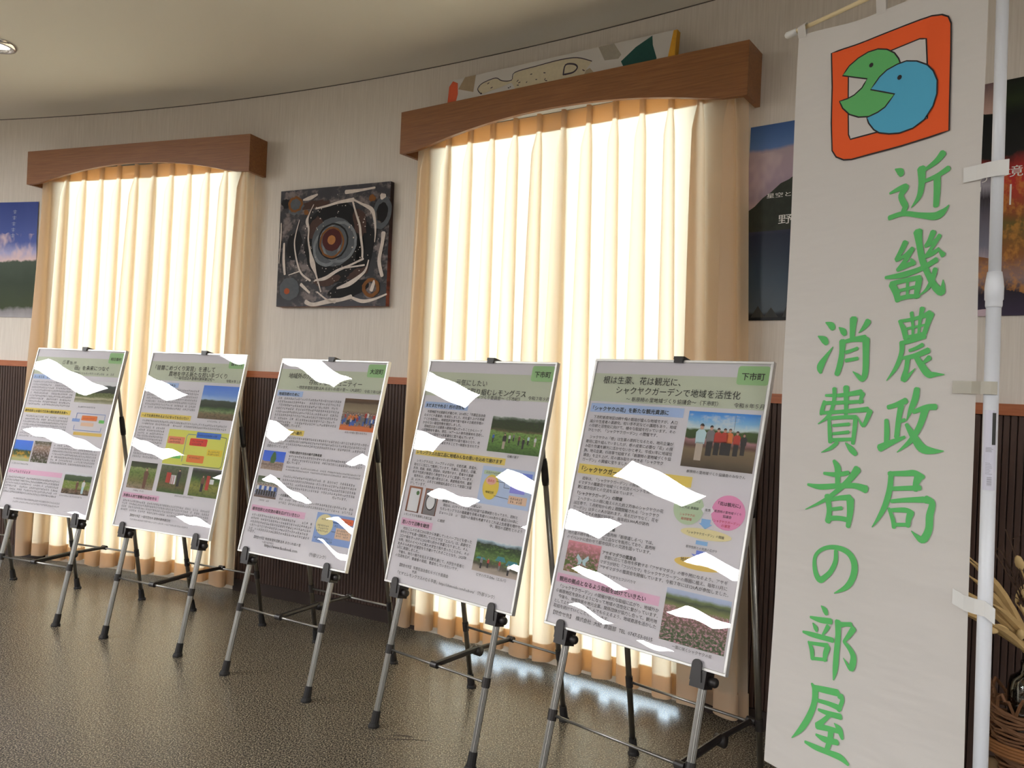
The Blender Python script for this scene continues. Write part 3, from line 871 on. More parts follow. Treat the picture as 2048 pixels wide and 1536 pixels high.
PAINT = {k: flat('paint_' + k, S(*c), 0.6, spec=0.2, var=0.25, vscale=40) for k, c in dict(black=(12, 10, 10), grey=(84, 88, 92), pale=(118, 122, 126), red=(70, 18, 14), tan=(168, 112, 60), ochre=(120, 74, 28), orange=(160, 74, 34), brown=(70, 48, 40), white=(206, 194, 184)).items()}
def blob(nm, mt, items):
    for it in items:
        m = MB()
        disc(m, *it)
        obj(nm, m, PAINT[mt], face)
blob('black_ring', 'black', [(395, 300, 205, 225, 0.0012, 36, 0, 0.04, 0, 1), (705, 155, 36, 55, 0.0012, 20, 0, 0.1, 0.2, 3), (600, 330, 60, 120, 0.0012, 24, 0, 0.12, 0.1, 4), (40, 70, 30, 26, 0.0012, 16, 0, 0.2, 0, 5), (500, 555, 130, 50, 0.0012, 22, 0, 0.15, -0.2, 6), (110, 310, 55, 80, 0.0012, 22, 0, 0.12, 0.3, 7)])
blob('brown_smears', 'brown', [(265, 220, 50, 70, 0.0014, 20, 0, 0.15, 0.6, 8), (560, 200, 42, 80, 0.0014, 20, 0, 0.15, -0.3, 9), (360, 505, 90, 26, 0.0014, 20, 0, 0.2, -0.2, 10), (560, 470, 70, 24, 0.0014, 18, 0, 0.2, -0.3, 11), (230, 90, 120, 22, 0.0014, 20, 0, 0.2, -0.08, 12)])
blob('grey_ring', 'grey', [(392, 298, 150, 132, 0.0018, 40, 0, 0.02, 0, 13), (92, 545, 72, 62, 0.0018, 26, 0, 0.05, 0, 14), (115, 92, 55, 46, 0.0018, 22, 0, 0.12, 0, 15), (703, 160, 60, 86, 0.0016, 24, 0.62, 0.05, 0.2, 16)])
blob('pale_arc', 'pale', [(345, 330, 95, 100, 0.0021, 30, 0.82, 0.02, 0.3, 17), (430, 300, 118, 112, 0.0021, 34, 0.86, 0.02, 0, 18)])
blob('dark_arc', 'black', [(385, 295, 105, 98, 0.0023, 34, 0.9, 0.02, 0, 19)])
blob('orange_arc', 'ochre', [(378, 300, 84, 84, 0.0024, 30, 0.86, 0.03, 0, 20), (652, 547, 58, 50, 0.0024, 26, 0.62, 0.05, 0, 21), (112, 80, 52, 44, 0.0024, 24, 0.7, 0.08, 0, 22), (635, 78, 22, 20, 0.0024, 14, 0, 0.2, 0, 23), (190, 128, 18, 14, 0.0024, 12, 0, 0.2, 0.6, 24)])
blob('red_centre', 'red', [(380, 287, 66, 60, 0.0027, 30, 0, 0.02, 0, 25)])
blob('tan_dot', 'tan', [(377, 287, 27, 25, 0.003, 24, 0, 0.02, 0, 26)])
blob('orange_dot', 'orange', [(75, 558, 20, 17, 0.0027, 18, 0, 0.05, 0, 27)])
m = MB()
for st in parse_strokes(PAINT_DRIPS):
    st = [(x, y, w * 1.5) for x, y, w in st]
    rows = stroke_outline(st, 6)
    o = len(m.v)
    vs = []
    for l, r in rows:
        vs += [ppt(l[0], l[1], 0.0034), ppt(r[0], r[1], 0.0034)]
    m.add(vs, [(2 * i, 2 * i + 1, 2 * i + 3, 2 * i + 2) for i in range(len(rows) - 1)])
rn = random.Random(4)
for k in range(90):
    a, rr = rn.uniform(0, 2 * pi), rn.uniform(120, 290)
    x, y = 385 + rr * cos(a) * 1.1, 315 + rr * sin(a) * 0.95
    if 10 < x < 740 and 10 < y < 633:
        disc(m, x, y, rn.uniform(1.2, 4.5), rn.uniform(1.2, 4.5), 0.0033, 7)
obj('white_drips', m, PAINT['white'], face)

# long collage canvas standing on the valance
A, B = wp(31.56, RW - 0.112, 0), wp(37.74, RW - 0.112, 0)
ax = (B - A).normalized()
bk = Vector((-ax.y, ax.x, 0))
AL = (B - A).length
lean = 0.10
upv = (Vector((0, 0, 1)) * cos(lean) + bk * sin(lean)).normalized()
ar = thing('collage_canvas', 'long narrow white collage canvas lying on top of the wooden valance', 'painting', frame_matrix(Vector((A.x, A.y, 2.569)), ax, upv.cross(ax) * -1 if upv.cross(ax).dot(bk) < 0 else upv.cross(ax), upv))
AH = 0.134
cv = obj('canvas', MB().box(0, AL, 0.0, 0.03, 0, AH), flat('canvas_white', (0.62, 0.60, 0.58), 0.7, bump=0.2, bscale=700), ar)
def art(nm, poly, c, lift, par=cv):
    P = [(x / 1190.0 * AL, -lift, AH - y / 115.0 * (AH - 0.008)) for x, y in parse_poly(poly)]
    P = [(min(max(x, 0.0005), AL), y, min(max(z, 0.0), AH)) for x, y, z in P]
    return obj(nm, MB().add(P, [tuple(range(len(P)))]), flat('collage_' + nm, S(*c), 0.75, var=0.12, vscale=60), par)
for nm, c in (('orange', (214, 92, 58)), ('tan1', (164, 146, 120)), ('body', (206, 196, 170)), ('tan2', (170, 156, 132)), ('grey', (164, 158, 146)), ('teal', (24, 76, 72)), ('tan3', (170, 152, 124)), ('yellow', (214, 158, 44))):
    art({'tan1': 'tan_patch', 'tan2': 'tan_scrap', 'tan3': 'tan_corner', 'grey': 'grey_patch', 'orange': 'orange_patch', 'body': 'cream_figure', 'teal': 'teal_patch', 'yellow': 'yellow_patch'}[nm], ART[nm], c, 0.0008)
m = MB()
def aline(pts, w):
    rows = stroke_outline([(x, y, w) for x, y in pts], 4)
    vs = []
    for l, r in rows:
        vs += [(q[0] / 1190.0 * AL, -0.0016, AH - q[1] / 115.0 * (AH - 0.008)) for q in (l, r)]
    m.add(vs, [(2 * i, 2 * i + 1, 2 * i + 3, 2 * i + 2) for i in range(len(rows) - 1)])
bp_ = parse_poly(ART['body'])
aline([bp_[-1]] + bp_[:10], 4)
aline(parse_poly(ART['motif']) + [parse_poly(ART['motif'])[0]], 7)
for k in range(16):
    x, y = rn.uniform(200, 760), rn.uniform(45, 95)
    aline([(x, y), (x + rn.uniform(-8, 12), y + rn.uniform(-7, 7))], 4)
obj('ink_outline', m, flat('collage_ink', S(66, 58, 70), 0.8), cv)
obj('yellow_end', MB().box(AL, AL + 0.0012, 0.0, 0.03, 0.0, AH), flat('collage_yellow_end', S(204, 150, 46), 0.75), cv)

# ================================================================== EASELS AND FRAMED POSTERS
#         x      y      yaw    lean   board-bottom  leg shift  clip mm
EASELS = [
    (-3.188, 4.198, -0.285, 0.236, 0.505, 0.000, 306),
    (-2.360, 3.943, -0.357, 0.238, 0.507, 0.014, 337),
    (-1.625, 3.622, -0.430, 0.227, 0.504, 0.008, 345),
    (-0.925, 3.210, -0.536, 0.245, 0.497, -0.013, 300),
    (-0.259, 2.753, -0.675, 0.227, 0.504, -0.003, 315),
    (0.291, 2.224, -0.729, 0.251, 0.526, 0.003, 313),
]
E_LAB = ['folding aluminium easel cut off by the left edge of the picture',
         'folding aluminium easel holding the leftmost full poster with terraced fields',
         'folding aluminium easel holding the poster with the bright yellow diagram',
         'folding aluminium easel standing in front of the dark slats between the curtains',
         'folding aluminium easel holding the lemongrass poster',
         'folding aluminium easel nearest the white banner']
BW, BH = 0.612, 0.859

def grooved_leg(mbl, p0, p1, r, n=14):
    """ribbed tube: star shaped section gives the lengthwise grooves"""
    p0, p1 = Vector(p0), Vector(p1)
    d = (p1 - p0).normalized()
    a = d.orthogonal().normalized()
    b = d.cross(a)
    m = n * 2
    vs = []
    for p in (p0, p1):
        for k in range(m):
            t = 2 * pi * k / m
            rr = r if k % 2 == 0 else r * 0.90
            vs.append(p + (a * cos(t) + b * sin(t)) * rr)
    fs = [(k, (k + 1) % m, m + (k + 1) % m, m + k) for k in range(m)] + [tuple(reversed(range(m))), tuple(range(m, 2 * m))]
    mbl.add(vs, fs)

def make_easel(i):
    x, y, yaw, lean, hb, sh, clip = EASELS[i]
    root = thing('easel', E_LAB[i], 'easel', Matrix.Translation((x, y, 0)) @ Matrix.Rotation(yaw, 4, 'Z'), 'folding easels in a row')
    # local: X along the board, Y to the back, Z up
    def fp(s, t, o=0.0):       # point on the front leg plane; o towards the viewer
        return Vector((s + sh, t * sin(lean) - o * cos(lean), t * cos(lean) + o * sin(lean)))
    LS = 0.232
    zt = 1.19
    rear_foot = 0.53
    yt = zt * math.tan(lean)
    for s in (-LS, LS):
        m = MB()
        grooved_leg(m, fp(s, 0.045), fp(s, 1.235), 0.0115)
        leg = obj('front_leg', m, 'alu', root)
        m = MB()
        m.tube([fp(s, 0.012), fp(s, 0.04), fp(s, 0.056)], [0.0155, 0.0148, 0.0142], 12)
        m.lathe([(0.001, 0.0), (0.021, 0.0), (0.021, 0.006), (0.0155, 0.016), (0.001, 0.016)], 14, fp(s, 0.0))
        obj('foot', m, 'rubber', leg)
        m = MB()
        m.tube([fp(s, 0.258), fp(s, 0.290)], 0.0145, 12)
        obj('bar_collar', m, 'black', leg)
        # rear leg
        R0 = Vector((s + sh, rear_foot, 0.0))
        R1 = Vector((s + sh, yt + 0.012, zt))
        dr = (R1 - R0)
        m = MB()
        m.tube([R0 + dr * 0.03, R0 + dr * 0.78], 0.0100, 10)
        rl = obj('rear_leg', m, 'alu', root, True)
        obj('upper_tube', MB().tube([R0 + dr * 0.78, R1], 0.0080, 10), 'alu', rl, True)
        obj('sleeve', MB().tube([R0 + dr * 0.755, R0 + dr * 0.77, R0 + dr * 0.82, R0 + dr * 0.835], [0.012, 0.0135, 0.0125, 0.010], 12), 'black', rl, True)
        m = MB()
        m.tube([R0 + dr * 0.012, R0 + dr * 0.05], [0.0155, 0.013], 12)
        m.lathe([(0.001, 0.0), (0.020, 0.0), (0.020, 0.006), (0.015, 0.014), (0.001, 0.014)], 14, R0)
        obj('foot', m, 'rubber', rl)
        obj('bar_collar', MB().tube([R0 + dr * 0.205, R0 + dr * 0.235], 0.0125, 12), 'black', rl)
        # hinge where both legs meet
        obj('hinge', MB().tube([fp(s, 1.20), fp(s, 1.25)], 0.0165, 12), 'black', root)
        # panel hook: sleeve on the leg, knob at its right, lip in front of the frame
        m = MB()
        t0 = hb - 0.046
        hk = []
        def hp(sx, t, o):
            return fp(s + sx, t, o)
        def hbox(x0, x1, ta, tb, o0, o1):
            P = [hp(xx, tt, oo) for tt in (ta, tb) for oo in (o0, o1) for xx in (x0, x1)]
            m.add(P, [(0, 2, 3, 1), (4, 5, 7, 6), (0, 1, 5, 4), (2, 6, 7, 3), (0, 4, 6, 2), (1, 3, 7, 5)])
        hbox(-0.024, 0.020, t0, hb - 0.0005, -0.014, 0.034)
        # rounded lip
        L = []
        for k in range(9):
            a = pi * k / 8
            L.append((-0.010 + 0.014 * cos(a), hb + 0.012 + 0.014 * sin(a)))
        L = [(0.010, hb - 0.03)] + [(0.006, hb - 0.005)] + L + [(-0.024, hb - 0.03)]
        P0 = [hp(a, b, 0.0315) for a, b in L]
        P1 = [hp(a, b, 0.0375) for a, b in L]
        k = len(L)
        m.add(P0 + P1, [tuple(reversed(range(k))), tuple(range(k, 2 * k))] + [(q, (q + 1) % k, k + (q + 1) % k, k + q) for q in range(k)])
        hook = obj('panel_hook', m, 'black', root)
        obj('knob', MB().tube([hp(0.018, t0 + 0.022, 0.012), hp(0.040, t0 + 0.022, 0.012), hp(0.044, t0 + 0.022, 0.012)], [0.013, 0.013, 0.010], 14), 'black', hook, True)
    fb = [fp(-LS, 0.273), fp(LS, 0.273)]
    obj('front_bar', MB().tube(fb, 0.0048, 8), 'alu', root, True)
    f = 0.22
    def rp(s):
        R0 = Vector((s + sh, rear_foot, 0.0))
        R1 = Vector((s + sh, yt + 0.012, zt))
        return R0 + (R1 - R0) * f
    rb = [rp(-LS), rp(LS)]
    obj('rear_bar', MB().tube(rb, 0.0048, 8), 'alu', root, True)
    bs = 0.0 if i != 5 else 0.205
    a = fp(bs, 0.273) + Vector((0, -0.004, 0.002))
    b = rp(bs) + Vector((0, 0.004, 0.002))
    m = MB()
    mid = (a + b) / 2 + Vector((0, 0.015, 0.006))
    for (p, q, w) in ((a, mid, 0.011), (mid, b, 0.0085)):
        m.tube([p, q], w, 8)
    br = obj('brace', m, 'black', root)
    obj('brace_joint', MB().tube([mid + Vector((-0.016, 0, -0.008)), mid + Vector((0.016, 0, -0.008))], 0.017, 14), 'black', br, True)
    for p in (a, b):
        obj('brace_clamp', MB().tube([p + Vector((-0.014, 0, 0)), p + Vector((0.014, 0, 0))], 0.0115, 12), 'black', br)
    # top bar, centre rod and top clip
    obj('top_bar', MB().tube([fp(-LS, 1.225), fp(LS, 1.225)], 0.0075, 10), 'alu', root, True)
    cx = (clip - 306) / 1000.0 - sh
    obj('clip_rod', MB().tube([fp(cx, 1.215), fp(cx, hb + BH + 0.012)], 0.006, 8), 'alu', root, True)
    m = MB()
    def cb(x0, x1, ta, tb, o0, o1):
        P = [fp(cx + xx, tt, oo) for tt in (ta, tb) for oo in (o0, o1) for xx in (x0, x1)]
        m.add(P, [(0, 2, 3, 1), (4, 5, 7, 6), (0, 1, 5, 4), (2, 6, 7, 3), (0, 4, 6, 2), (1, 3, 7, 5)])
    tb = hb + BH
    cb(-0.018, 0.018, tb + 0.0005, tb + 0.010, -0.008, 0.036)
    cb(-0.015, 0.015, tb - 0.010, tb + 0.008, 0.0305, 0.037)
    obj('top_clip', m, 'black', root)
    return root

for i in range(len(EASELS)):
    make_easel(i)

# ---- printed sheets.  all positions in millimetres from the frame's top left corner (612 x 859)
def board_pt(x, y, layer):
    return ((x - 306) / 1000.0, layer, (859 - y) / 1000.0)

LY = dict(sheet=0.0056, band=0.0051, pic=0.0047, shape=0.0043, shape2=0.0040, text=0.0036)

class Sheet:
    def __init__(self, root):
        self.root = root
        self.sheet = obj('poster_sheet', quad(-0.300, 0.300, 0.006, 0.853, LY['sheet']), 'paper', root)
        self.txt, self.ttl, self.red = MB(), MB(), MB()

    def poly(self, name, pts, mat, layer):
        P = [board_pt(x, y, LY[layer]) for x, y in pts]
        return obj(name, MB().add(P, [tuple(range(len(P)))]), mat, self.sheet)

    def rect(self, name, x0, y0, x1, y1, mat, layer='band', r=0.0):
        if r:
            pts = []
            for cx, cy, a0 in ((x1 - r, y1 - r, 0), (x0 + r, y1 - r, 90), (x0 + r, y0 + r, 180), (x1 - r, y0 + r, 270)):
                for k in range(6):
                    a = radians(a0 + 18 * k)
                    pts.append((cx + r * cos(a), cy + r * sin(a)))
            pts.reverse()
        else:
            pts = [(x0, y1), (x1, y1), (x1, y0), (x0, y0)]
        return self.poly(name, pts, mat, layer)

    def oval(self, name, x0, y0, x1, y1, mat, layer='shape'):
        cx, cy = (x0 + x1) / 2, (y0 + y1) / 2
        return self.poly(name, [(cx + (x1 - x0) / 2 * cos(2 * pi * k / 32), cy - (y1 - y0) / 2 * sin(2 * pi * k / 32)) for k in range(32)], mat, layer)

    def photo(self, x0, y0, x1, y1, mat):
        q = MB().add([board_pt(x0, y1, LY['pic']), board_pt(x1, y1, LY['pic']), board_pt(x1, y0, LY['pic']), board_pt(x0, y0, LY['pic'])], [(0, 1, 2, 3)], [(0, 0), (1, 0), (1, 1), (0, 1)])
        return obj('photo_print', q, mat, self.sheet)

    def people(self, items, mats):
        """printed figures: (x, foot_y, height, mat key)"""
        groups = {}
        for x, y, h, top, bot in items:
            w = h * 0.13
            for key, pts in ((bot, [(x - w * 0.75, y), (x + w * 0.75, y), (x + w * 0.8, y - h * 0.48), (x - w * 0.8, y - h * 0.48)]),
                             (top, [(x - w, y - h * 0.44), (x + w, y - h * 0.44), (x + w * 1.15, y - h * 0.74), (x + w * 0.6, y - h * 0.82), (x - w * 0.6, y - h * 0.82), (x - w * 1.15, y - h * 0.74)]),
                             ('skin', [(x + h * 0.055 * cos(k * pi / 4), y - h * 0.88 - h * 0.07 * sin(k * pi / 4)) for k in range(8)]),
                             ('hair', [(x + h * 0.062 * cos(k * pi / 6), y - h * 0.905 - h * 0.075 * sin(k * pi / 6)) for k in range(7)])):
                m = groups.setdefault(key, MB())
                P = [board_pt(a, b, LY['shape'] if key not in ('skin', 'hair') else LY['shape2']) for a, b in pts]
                m.add(P, [tuple(range(len(P)))])
        for key, m in groups.items():
            obj('printed_figures', m, mats[key], self.sheet)

    def line(self, s, x, y, width, bold=0.0, to='txt'):
        mbt = {'txt': self.txt, 'ttl': self.ttl, 'red': self.red}[to]
        s = s.replace('　', '')
        if not s:
            return
        vs, fs = text_mesh(s, bold, 1 if to == 'txt' else 2)
        if not vs:
            return
        x0, x1 = min(v[0] for v in vs), max(v[0] for v in vs)
        k = width / (x1 - x0)
        mbt.add([board_pt(x + (v[0] - x0) * k, y - v[1] * k, LY['text']) for v in vs], fs)

    def para(self, x, y, pitch, cell, lines, bold=0.0):
        """lines of text set in square cells of the given size; a leading full-width blank indents"""
        for k, s in enumerate(lines):
            ind = 0
            while s.startswith('　'):
                s = s[1:]
                ind += 1
            if not s:
                continue
            n = sum(0.55 if ord(c) < 128 else 1.0 for c in s)
            self.line(s, x + ind * cell, y + k * pitch, n * cell * 0.98, bold)

    def marks(self, x, y, width, cell, rows=1, pitch=14, seed=0, to='txt'):
        """print too small to read: rows of tiny strokes"""
        rn = random.Random(seed * 31 + int(x) + int(y))
        mbt = {'txt': self.txt, 'ttl': self.ttl, 'red': self.red}[to]
        for r in range(rows):
            n = int(width / cell)
            for k in range(n):
                if rn.random() < 0.05:
                    continue
                cx, cy = x + k * cell, y + r * pitch
                w = cell * 0.8
                hh = cell * 0.8
                t = cell * 0.035
                bars = []
                for q in range(4):
                    if rn.random() < 0.75:
                        yy = cy - hh * (0.06 + 0.29 * q)
                        bars.append((cx + w * rn.uniform(0, 0.3), cx + w * rn.uniform(0.65, 1.0), yy - t, yy + t))
                for q in range(2):
                    xx = cx + w * (rn.uniform(0.1, 0.4) if q else rn.uniform(0.6, 0.9))
                    bars.append((xx - t, xx + t, cy - hh * rn.uniform(0.6, 1.0), cy - hh * rn.uniform(0.0, 0.2)))
                for a, b, c, d in bars:
                    mbt.add([board_pt(a, d, LY['text']), board_pt(b, d, LY['text']), board_pt(b, c, LY['text']), board_pt(a, c, LY['text'])], [(0, 1, 2, 3)])

    def rule(self, pts, w, mat, layer='shape2', name='diagram_line'):
        m = MB()
        for (x0, y0), (x1, y1) in zip(pts, pts[1:]):
            dx, dy = x1 - x0, y1 - y0
            L = math.hypot(dx, dy)
            nx, ny = -dy / L * w / 2, dx / L * w / 2
            m.add([board_pt(a, b, LY[layer]) for a, b in ((x0 + nx, y0 + ny), (x1 + nx, y1 + ny), (x1 - nx, y1 - ny), (x0 - nx, y0 - ny))], [(0, 1, 2, 3)])
        obj(name, m, mat, self.sheet)

    def done(self):
        for nm, m, mt in (('printed_text', self.txt, 'ink'), ('printed_headings', self.ttl, 'ink_title'), ('printed_red_text', self.red, 'red_ink')):
            if m.v:
                obj(nm, m, mt, self.sheet)

def framed_poster(i, label):
    x, y, yaw, lean, hb, sh, clip = EASELS[i]
    a = Vector((cos(yaw), sin(yaw), 0))
    n_ = Vector((-sin(yaw), cos(yaw), 0))
    upv = Vector((0, 0, cos(lean))) + n_ * sin(lean)
    bk = n_ * cos(lean) - Vector((0, 0, sin(lean)))
    org = Vector((x, y, 0)) + upv * hb - bk * 0.03
    root = thing('framed_poster', label, 'poster', frame_matrix(org, a, bk, upv), 'framed posters on the easels')
    w, t, e = BW / 2, 0.008, 0.0012
    for nm, q in (('frame_rail', (-w, w, 0.0, t)), ('frame_rail', (-w, w, BH - t, BH)), ('frame_stile', (-w, -w + t, t, BH - t)), ('frame_stile', (w - t, w, t, BH - t))):
        m = MB()
        x0, x1, z0, z1 = q
        vs = [(x0, 0.018, z0), (x1, 0.018, z0), (x1, 0.018, z1), (x0, 0.018, z1), (x0, e, z0), (x1, e, z0), (x1, e, z1), (x0, e, z1),
              (x0 + e, 0, z0 + e), (x1 - e, 0, z0 + e), (x1 - e, 0, z1 - e), (x0 + e, 0, z1 - e)]
        m.add(vs, [(0, 1, 2, 3), (0, 4, 5, 1), (1, 5, 6, 2), (2, 6, 7, 3), (3, 7, 4, 0), (4, 8, 9, 5), (5, 9, 10, 6), (6, 10, 11, 7), (7, 11, 8, 4), (8, 11, 10, 9)])
        obj(nm, m, 'frame', root)
    obj('backing_board', MB().box(-w + t, w - t, 0.0062, 0.012, t, BH - t), flat('grey_backing', S(150, 148, 146), 0.8) if 'grey_backing' not in bpy.data.materials else bpy.data.materials['grey_backing'], root)
    rn = random.Random({1: 881, 2: 792, 3: 299, 4: 495, 5: 935}.get(i, 40))      # every sheet is warped in its own way
    am = 2.5 if i == 3 else 1.0
    ph = [rn.uniform(0, 6.28) for _ in range(8)]
    def fn(u, v):
        X, Z = -w + t - 0.001 + u * (BW - 2 * t + 0.002), t - 0.001 + v * (BH - 2 * t + 0.002)
        b = 0.00030 * sin(7 * X + 11 * Z + ph[0]) + 0.00018 * sin(17 * X - 8 * Z + ph[1]) + 0.00012 * sin(21 * Z + 6 * X + ph[2]) + 0.00003 * sin(45 * X + 38 * Z + ph[3])
        return (X, 0.0018 + b * am, Z)
    obj('acrylic_cover', MB().grid(fn, 40, 56), 'cover', root, True, 'clear wavy acrylic sheet')
    return Sheet(root)

def header(sh, tagtxt, date):
    sh.rect('heading_band', 8, 48, 601, 142, 'band_green')
    sh.rect('town_tag', 507, 14, 604, 70, 'tag_green', 'shape', 9)
    sh.line(tagtxt, 521, 54, 70, 0.012, 'ttl')
    if date:
        sh.line(date, 512, 137, 90, 0.0, 'txt')

FIG = {k: flat('print_' + k, [min(0.9, x * 1.5) for x in S(*c)], 0.6) for k, c in dict(skin=(190, 150, 130), hair=(40, 34, 34), lightblue=(178, 200, 226), khaki=(176, 164, 150), grey=(120, 116, 118), dark=(46, 44, 46), red=(176, 62, 52), orange=(214, 120, 60), black=(36, 34, 36), blue=(56, 96, 170), white=(214, 210, 206), brown=(110, 76, 62), green=(70, 110, 60)).items()}
LINE = {k: flat('line_' + k, S(*c), 0.6) for k, c in dict(blue=(80, 130, 210), navy=(60, 90, 150), black=(50, 50, 54), grey=(140, 140, 150)).items()}
FILL = {k: flat('fill_' + k, [min(0.95, x * 1.12) for x in S(*c)], 0.6) for k, c in dict(lime=(226, 226, 110), blue=(70, 130, 220), red=(232, 74, 64), salmon=(244, 150, 116), yellow=(240, 214, 70), orange=(244, 142, 70), green=(122, 206, 110), paleblue=(196, 212, 240), sky=(150, 196, 240), midblue=(128, 150, 232), peri=(160, 160, 240), egg=(248, 214, 90), peach=(246, 206, 178), ltpink=(246, 190, 176), pink=(250, 160, 200), palegreen=(198, 216, 184), ltyellow=(244, 226, 176), white=(236, 234, 240), steel=(150, 178, 226), gold=(236, 206, 110), hot=(248, 122, 74)).items()}

# --- poster 0 (only its right edge shows)
sh = framed_poster(0, 'framed poster cut off by the left edge, only its right side showing')
sh.rect('heading_band', 8, 48, 601, 142, 'band_green')
sh.marks(30, 210, 560, 13, 20, 26, 1)
sh.done()

# --- poster 1: terraced fields
sh = framed_poster(1, 'framed poster with a dark hill photo, leftmost one fully in view')
header(sh, '明日香村', '')
sh.marks(170, 84, 150, 26, 1, 14, 2, 'ttl')
sh.line('田」を未来につなぐ', 290, 110, 234, 0.0, 'ttl')
sh.marks(140, 134, 440, 13, 1, 14, 3)
sh.rect('heading_blue', 14, 145, 331, 169, 'band_blue')
sh.marks(22, 165, 190, 15, 1, 14, 4, 'ttl')
sh.marks(24, 190, 300, 11.5, 9, 15, 5)
sh.rect('heading_yellow', 14, 327, 338, 352, 'band_yellow')
sh.line('都市住民との協働で日本の棚田風景を未来へ', 20, 347, 300, 0.01, 'ttl')
sh.photo(341, 168, 599, 282, pic('photo_terrace', [(0.0, S(170, 168, 150)), (0.14, S(120, 118, 92)), (0.22, S(180, 176, 150)), (0.30, S(96, 104, 68)), (0.46, S(82, 96, 60)), (0.50, S(48, 54, 48)), (0.80, S(66, 72, 72)), (0.84, S(206, 200, 206)), (1.0, S(214, 208, 216))], 0.12, 3.0, S(150, 150, 110), 0.5, 22.0, 0.0, 0.48, seed=0.7))
sh.marks(380, 308, 120, 9, 1, 14, 6)
sh.marks(24, 375, 320, 11.5, 8, 15, 7)
sh.rule([(384, 372), (384, 338), (574, 338), (574, 372)], 2.2, LINE['blue'])
sh.rule([(384, 400), (384, 425), (565, 425), (565, 405)], 2.2, LINE['blue'])
sh.rect('diagram_box', 360, 366, 412, 382, FILL['steel'], 'shape', 3)
sh.rect('diagram_box', 421, 348, 524, 373, FILL['orange'], 'shape', 4)
sh.rect('diagram_box', 540, 366, 576, 382, FILL['green'], 'shape', 3)
sh.rect('diagram_box', 425, 384, 510, 402, FILL['peach'], 'shape', 3)
sh.rect('diagram_box', 390, 434, 580, 450, FILL['gold'], 'shape', 3)
sh.marks(430, 366, 88, 9, 1, 14, 8, 'red')
sh.photo(10, 500, 135, 607, pic('photo_festival', [(0.0, S(150, 160, 120)), (0.15, S(170, 164, 120)), (0.3, S(76, 92, 56)), (0.5, S(60, 80, 60)), (0.56, S(70, 120, 190)), (1.0, S(80, 120, 214))], 0.08, 4.0, S(214, 150, 50), 0.8, 6.0, 0.15, 0.5, seed=2.0))
sh.photo(145, 498, 262, 607, pic('photo_hands', [(0.0, S(60, 70, 44)), (0.4, S(84, 70, 62)), (0.7, S(150, 128, 112)), (1.0, S(70, 78, 58))], 0.2, 5.0, S(190, 180, 180), 0.6, 9.0, seed=4.0))
sh.marks(282, 515, 300, 11.5, 7, 15, 9)
sh.marks(24, 625, 120, 9, 1, 14, 10)
sh.rect('heading_pink', 12, 648, 385, 672, 'band_pink')
sh.marks(20, 668, 160, 15, 1, 14, 11, 'ttl')
sh.marks(16, 697, 370, 11.5, 6, 15, 12)
sh.photo(405, 638, 584, 744, pic('photo_field', [(0.0, S(64, 54, 46)), (0.2, S(96, 80, 64)), (0.3, S(120, 136, 70)), (0.58, S(112, 132, 66)), (0.64, S(60, 80, 56)), (0.86, S(84, 100, 76)), (0.9, S(190, 190, 196)), (1.0, S(206, 206, 214))], 0.08, 3.0, S(170, 150, 130), 0.5, 8.0, 0.0, 0.6, seed=6.0))
sh.people([(500, 735, 62, 'brown', 'brown'), (540, 738, 72, 'white', 'lightblue')], FIG)
sh.marks(400, 760, 160, 9, 1, 14, 13)
sh.marks(99, 802, 320, 10, 2, 16, 14)
sh.done()

# --- poster 2: rice growing
sh = framed_poster(2, 'framed poster with a bright yellow diagram and three farm photos')
header(sh, '曽爾村', '令和８年１月')
sh.line('「曽爾こめづくり実習」を通して', 41, 90, 388, 0.0, 'ttl')
sh.line('農地を守る新たな担い手づくり', 140, 118, 371, 0.0, 'ttl')
sh.line('～一般社団法人曽爾村農林業公社～', 179, 134, 262)
sh.rect('heading_blue', 16, 153, 219, 176, 'band_blue')
sh.marks(24, 172, 180, 15, 1, 14, 21, 'ttl')
sh.marks(28, 192, 335, 11.5, 7, 15.2, 22)
sh.rect('heading_yellow', 15, 307, 343, 331, 'band_yellow')
sh.line('一人でお米を作れるようになってもらいたい', 24, 326, 306, 0.01, 'ttl')
sh.photo(382, 156, 600, 315, pic('photo_paddy', [(0.0, S(104, 88, 72)), (0.15, S(124, 108, 84)), (0.24, S(120, 140, 96)), (0.33, S(70, 96, 60)), (0.38, S(54, 64, 54)), (0.55, S(66, 76, 66)), (0.59, S(150, 172, 224)), (0.72, S(110, 146, 220)), (1.0, S(84, 126, 214))], 0.07, 4.0, S(60, 70, 56), 0.5, 14.0, 0.0, 0.36, seed=8.0))
sh.marks(450, 329, 84, 9, 1, 14, 23)
sh.marks(36, 350, 548, 11.5, 2, 14.5, 24)
sh.marks(24, 382, 182, 11.5, 11, 14.4, 25)
sh.rect('diagram_panel', 225, 376, 598, 541, FILL['lime'], 'pic')
sh.rule([(401, 394), (352, 394), (345, 404), (345, 524)], 2.4, LINE['blue'])
sh.rule([(551, 394), (588, 398), (590, 528), (580, 537), (352, 537)], 2.4, LINE['navy'])
sh.rect('diagram_box', 403, 380, 552, 407, FILL['blue'], 'shape', 3)
sh.rect('diagram_box', 370, 411, 477, 445, FILL['red'], 'shape', 5)
sh.rect('diagram_box', 231, 410, 335, 444, FILL['salmon'], 'shape', 4)
sh.rect('diagram_box', 488, 455, 579, 485, FILL['yellow'], 'shape', 2)
sh.rect('diagram_box', 372, 489, 477, 523, FILL['orange'], 'shape', 5)
sh.rect('diagram_box', 231, 490, 333, 512, FILL['green'], 'shape', 3)
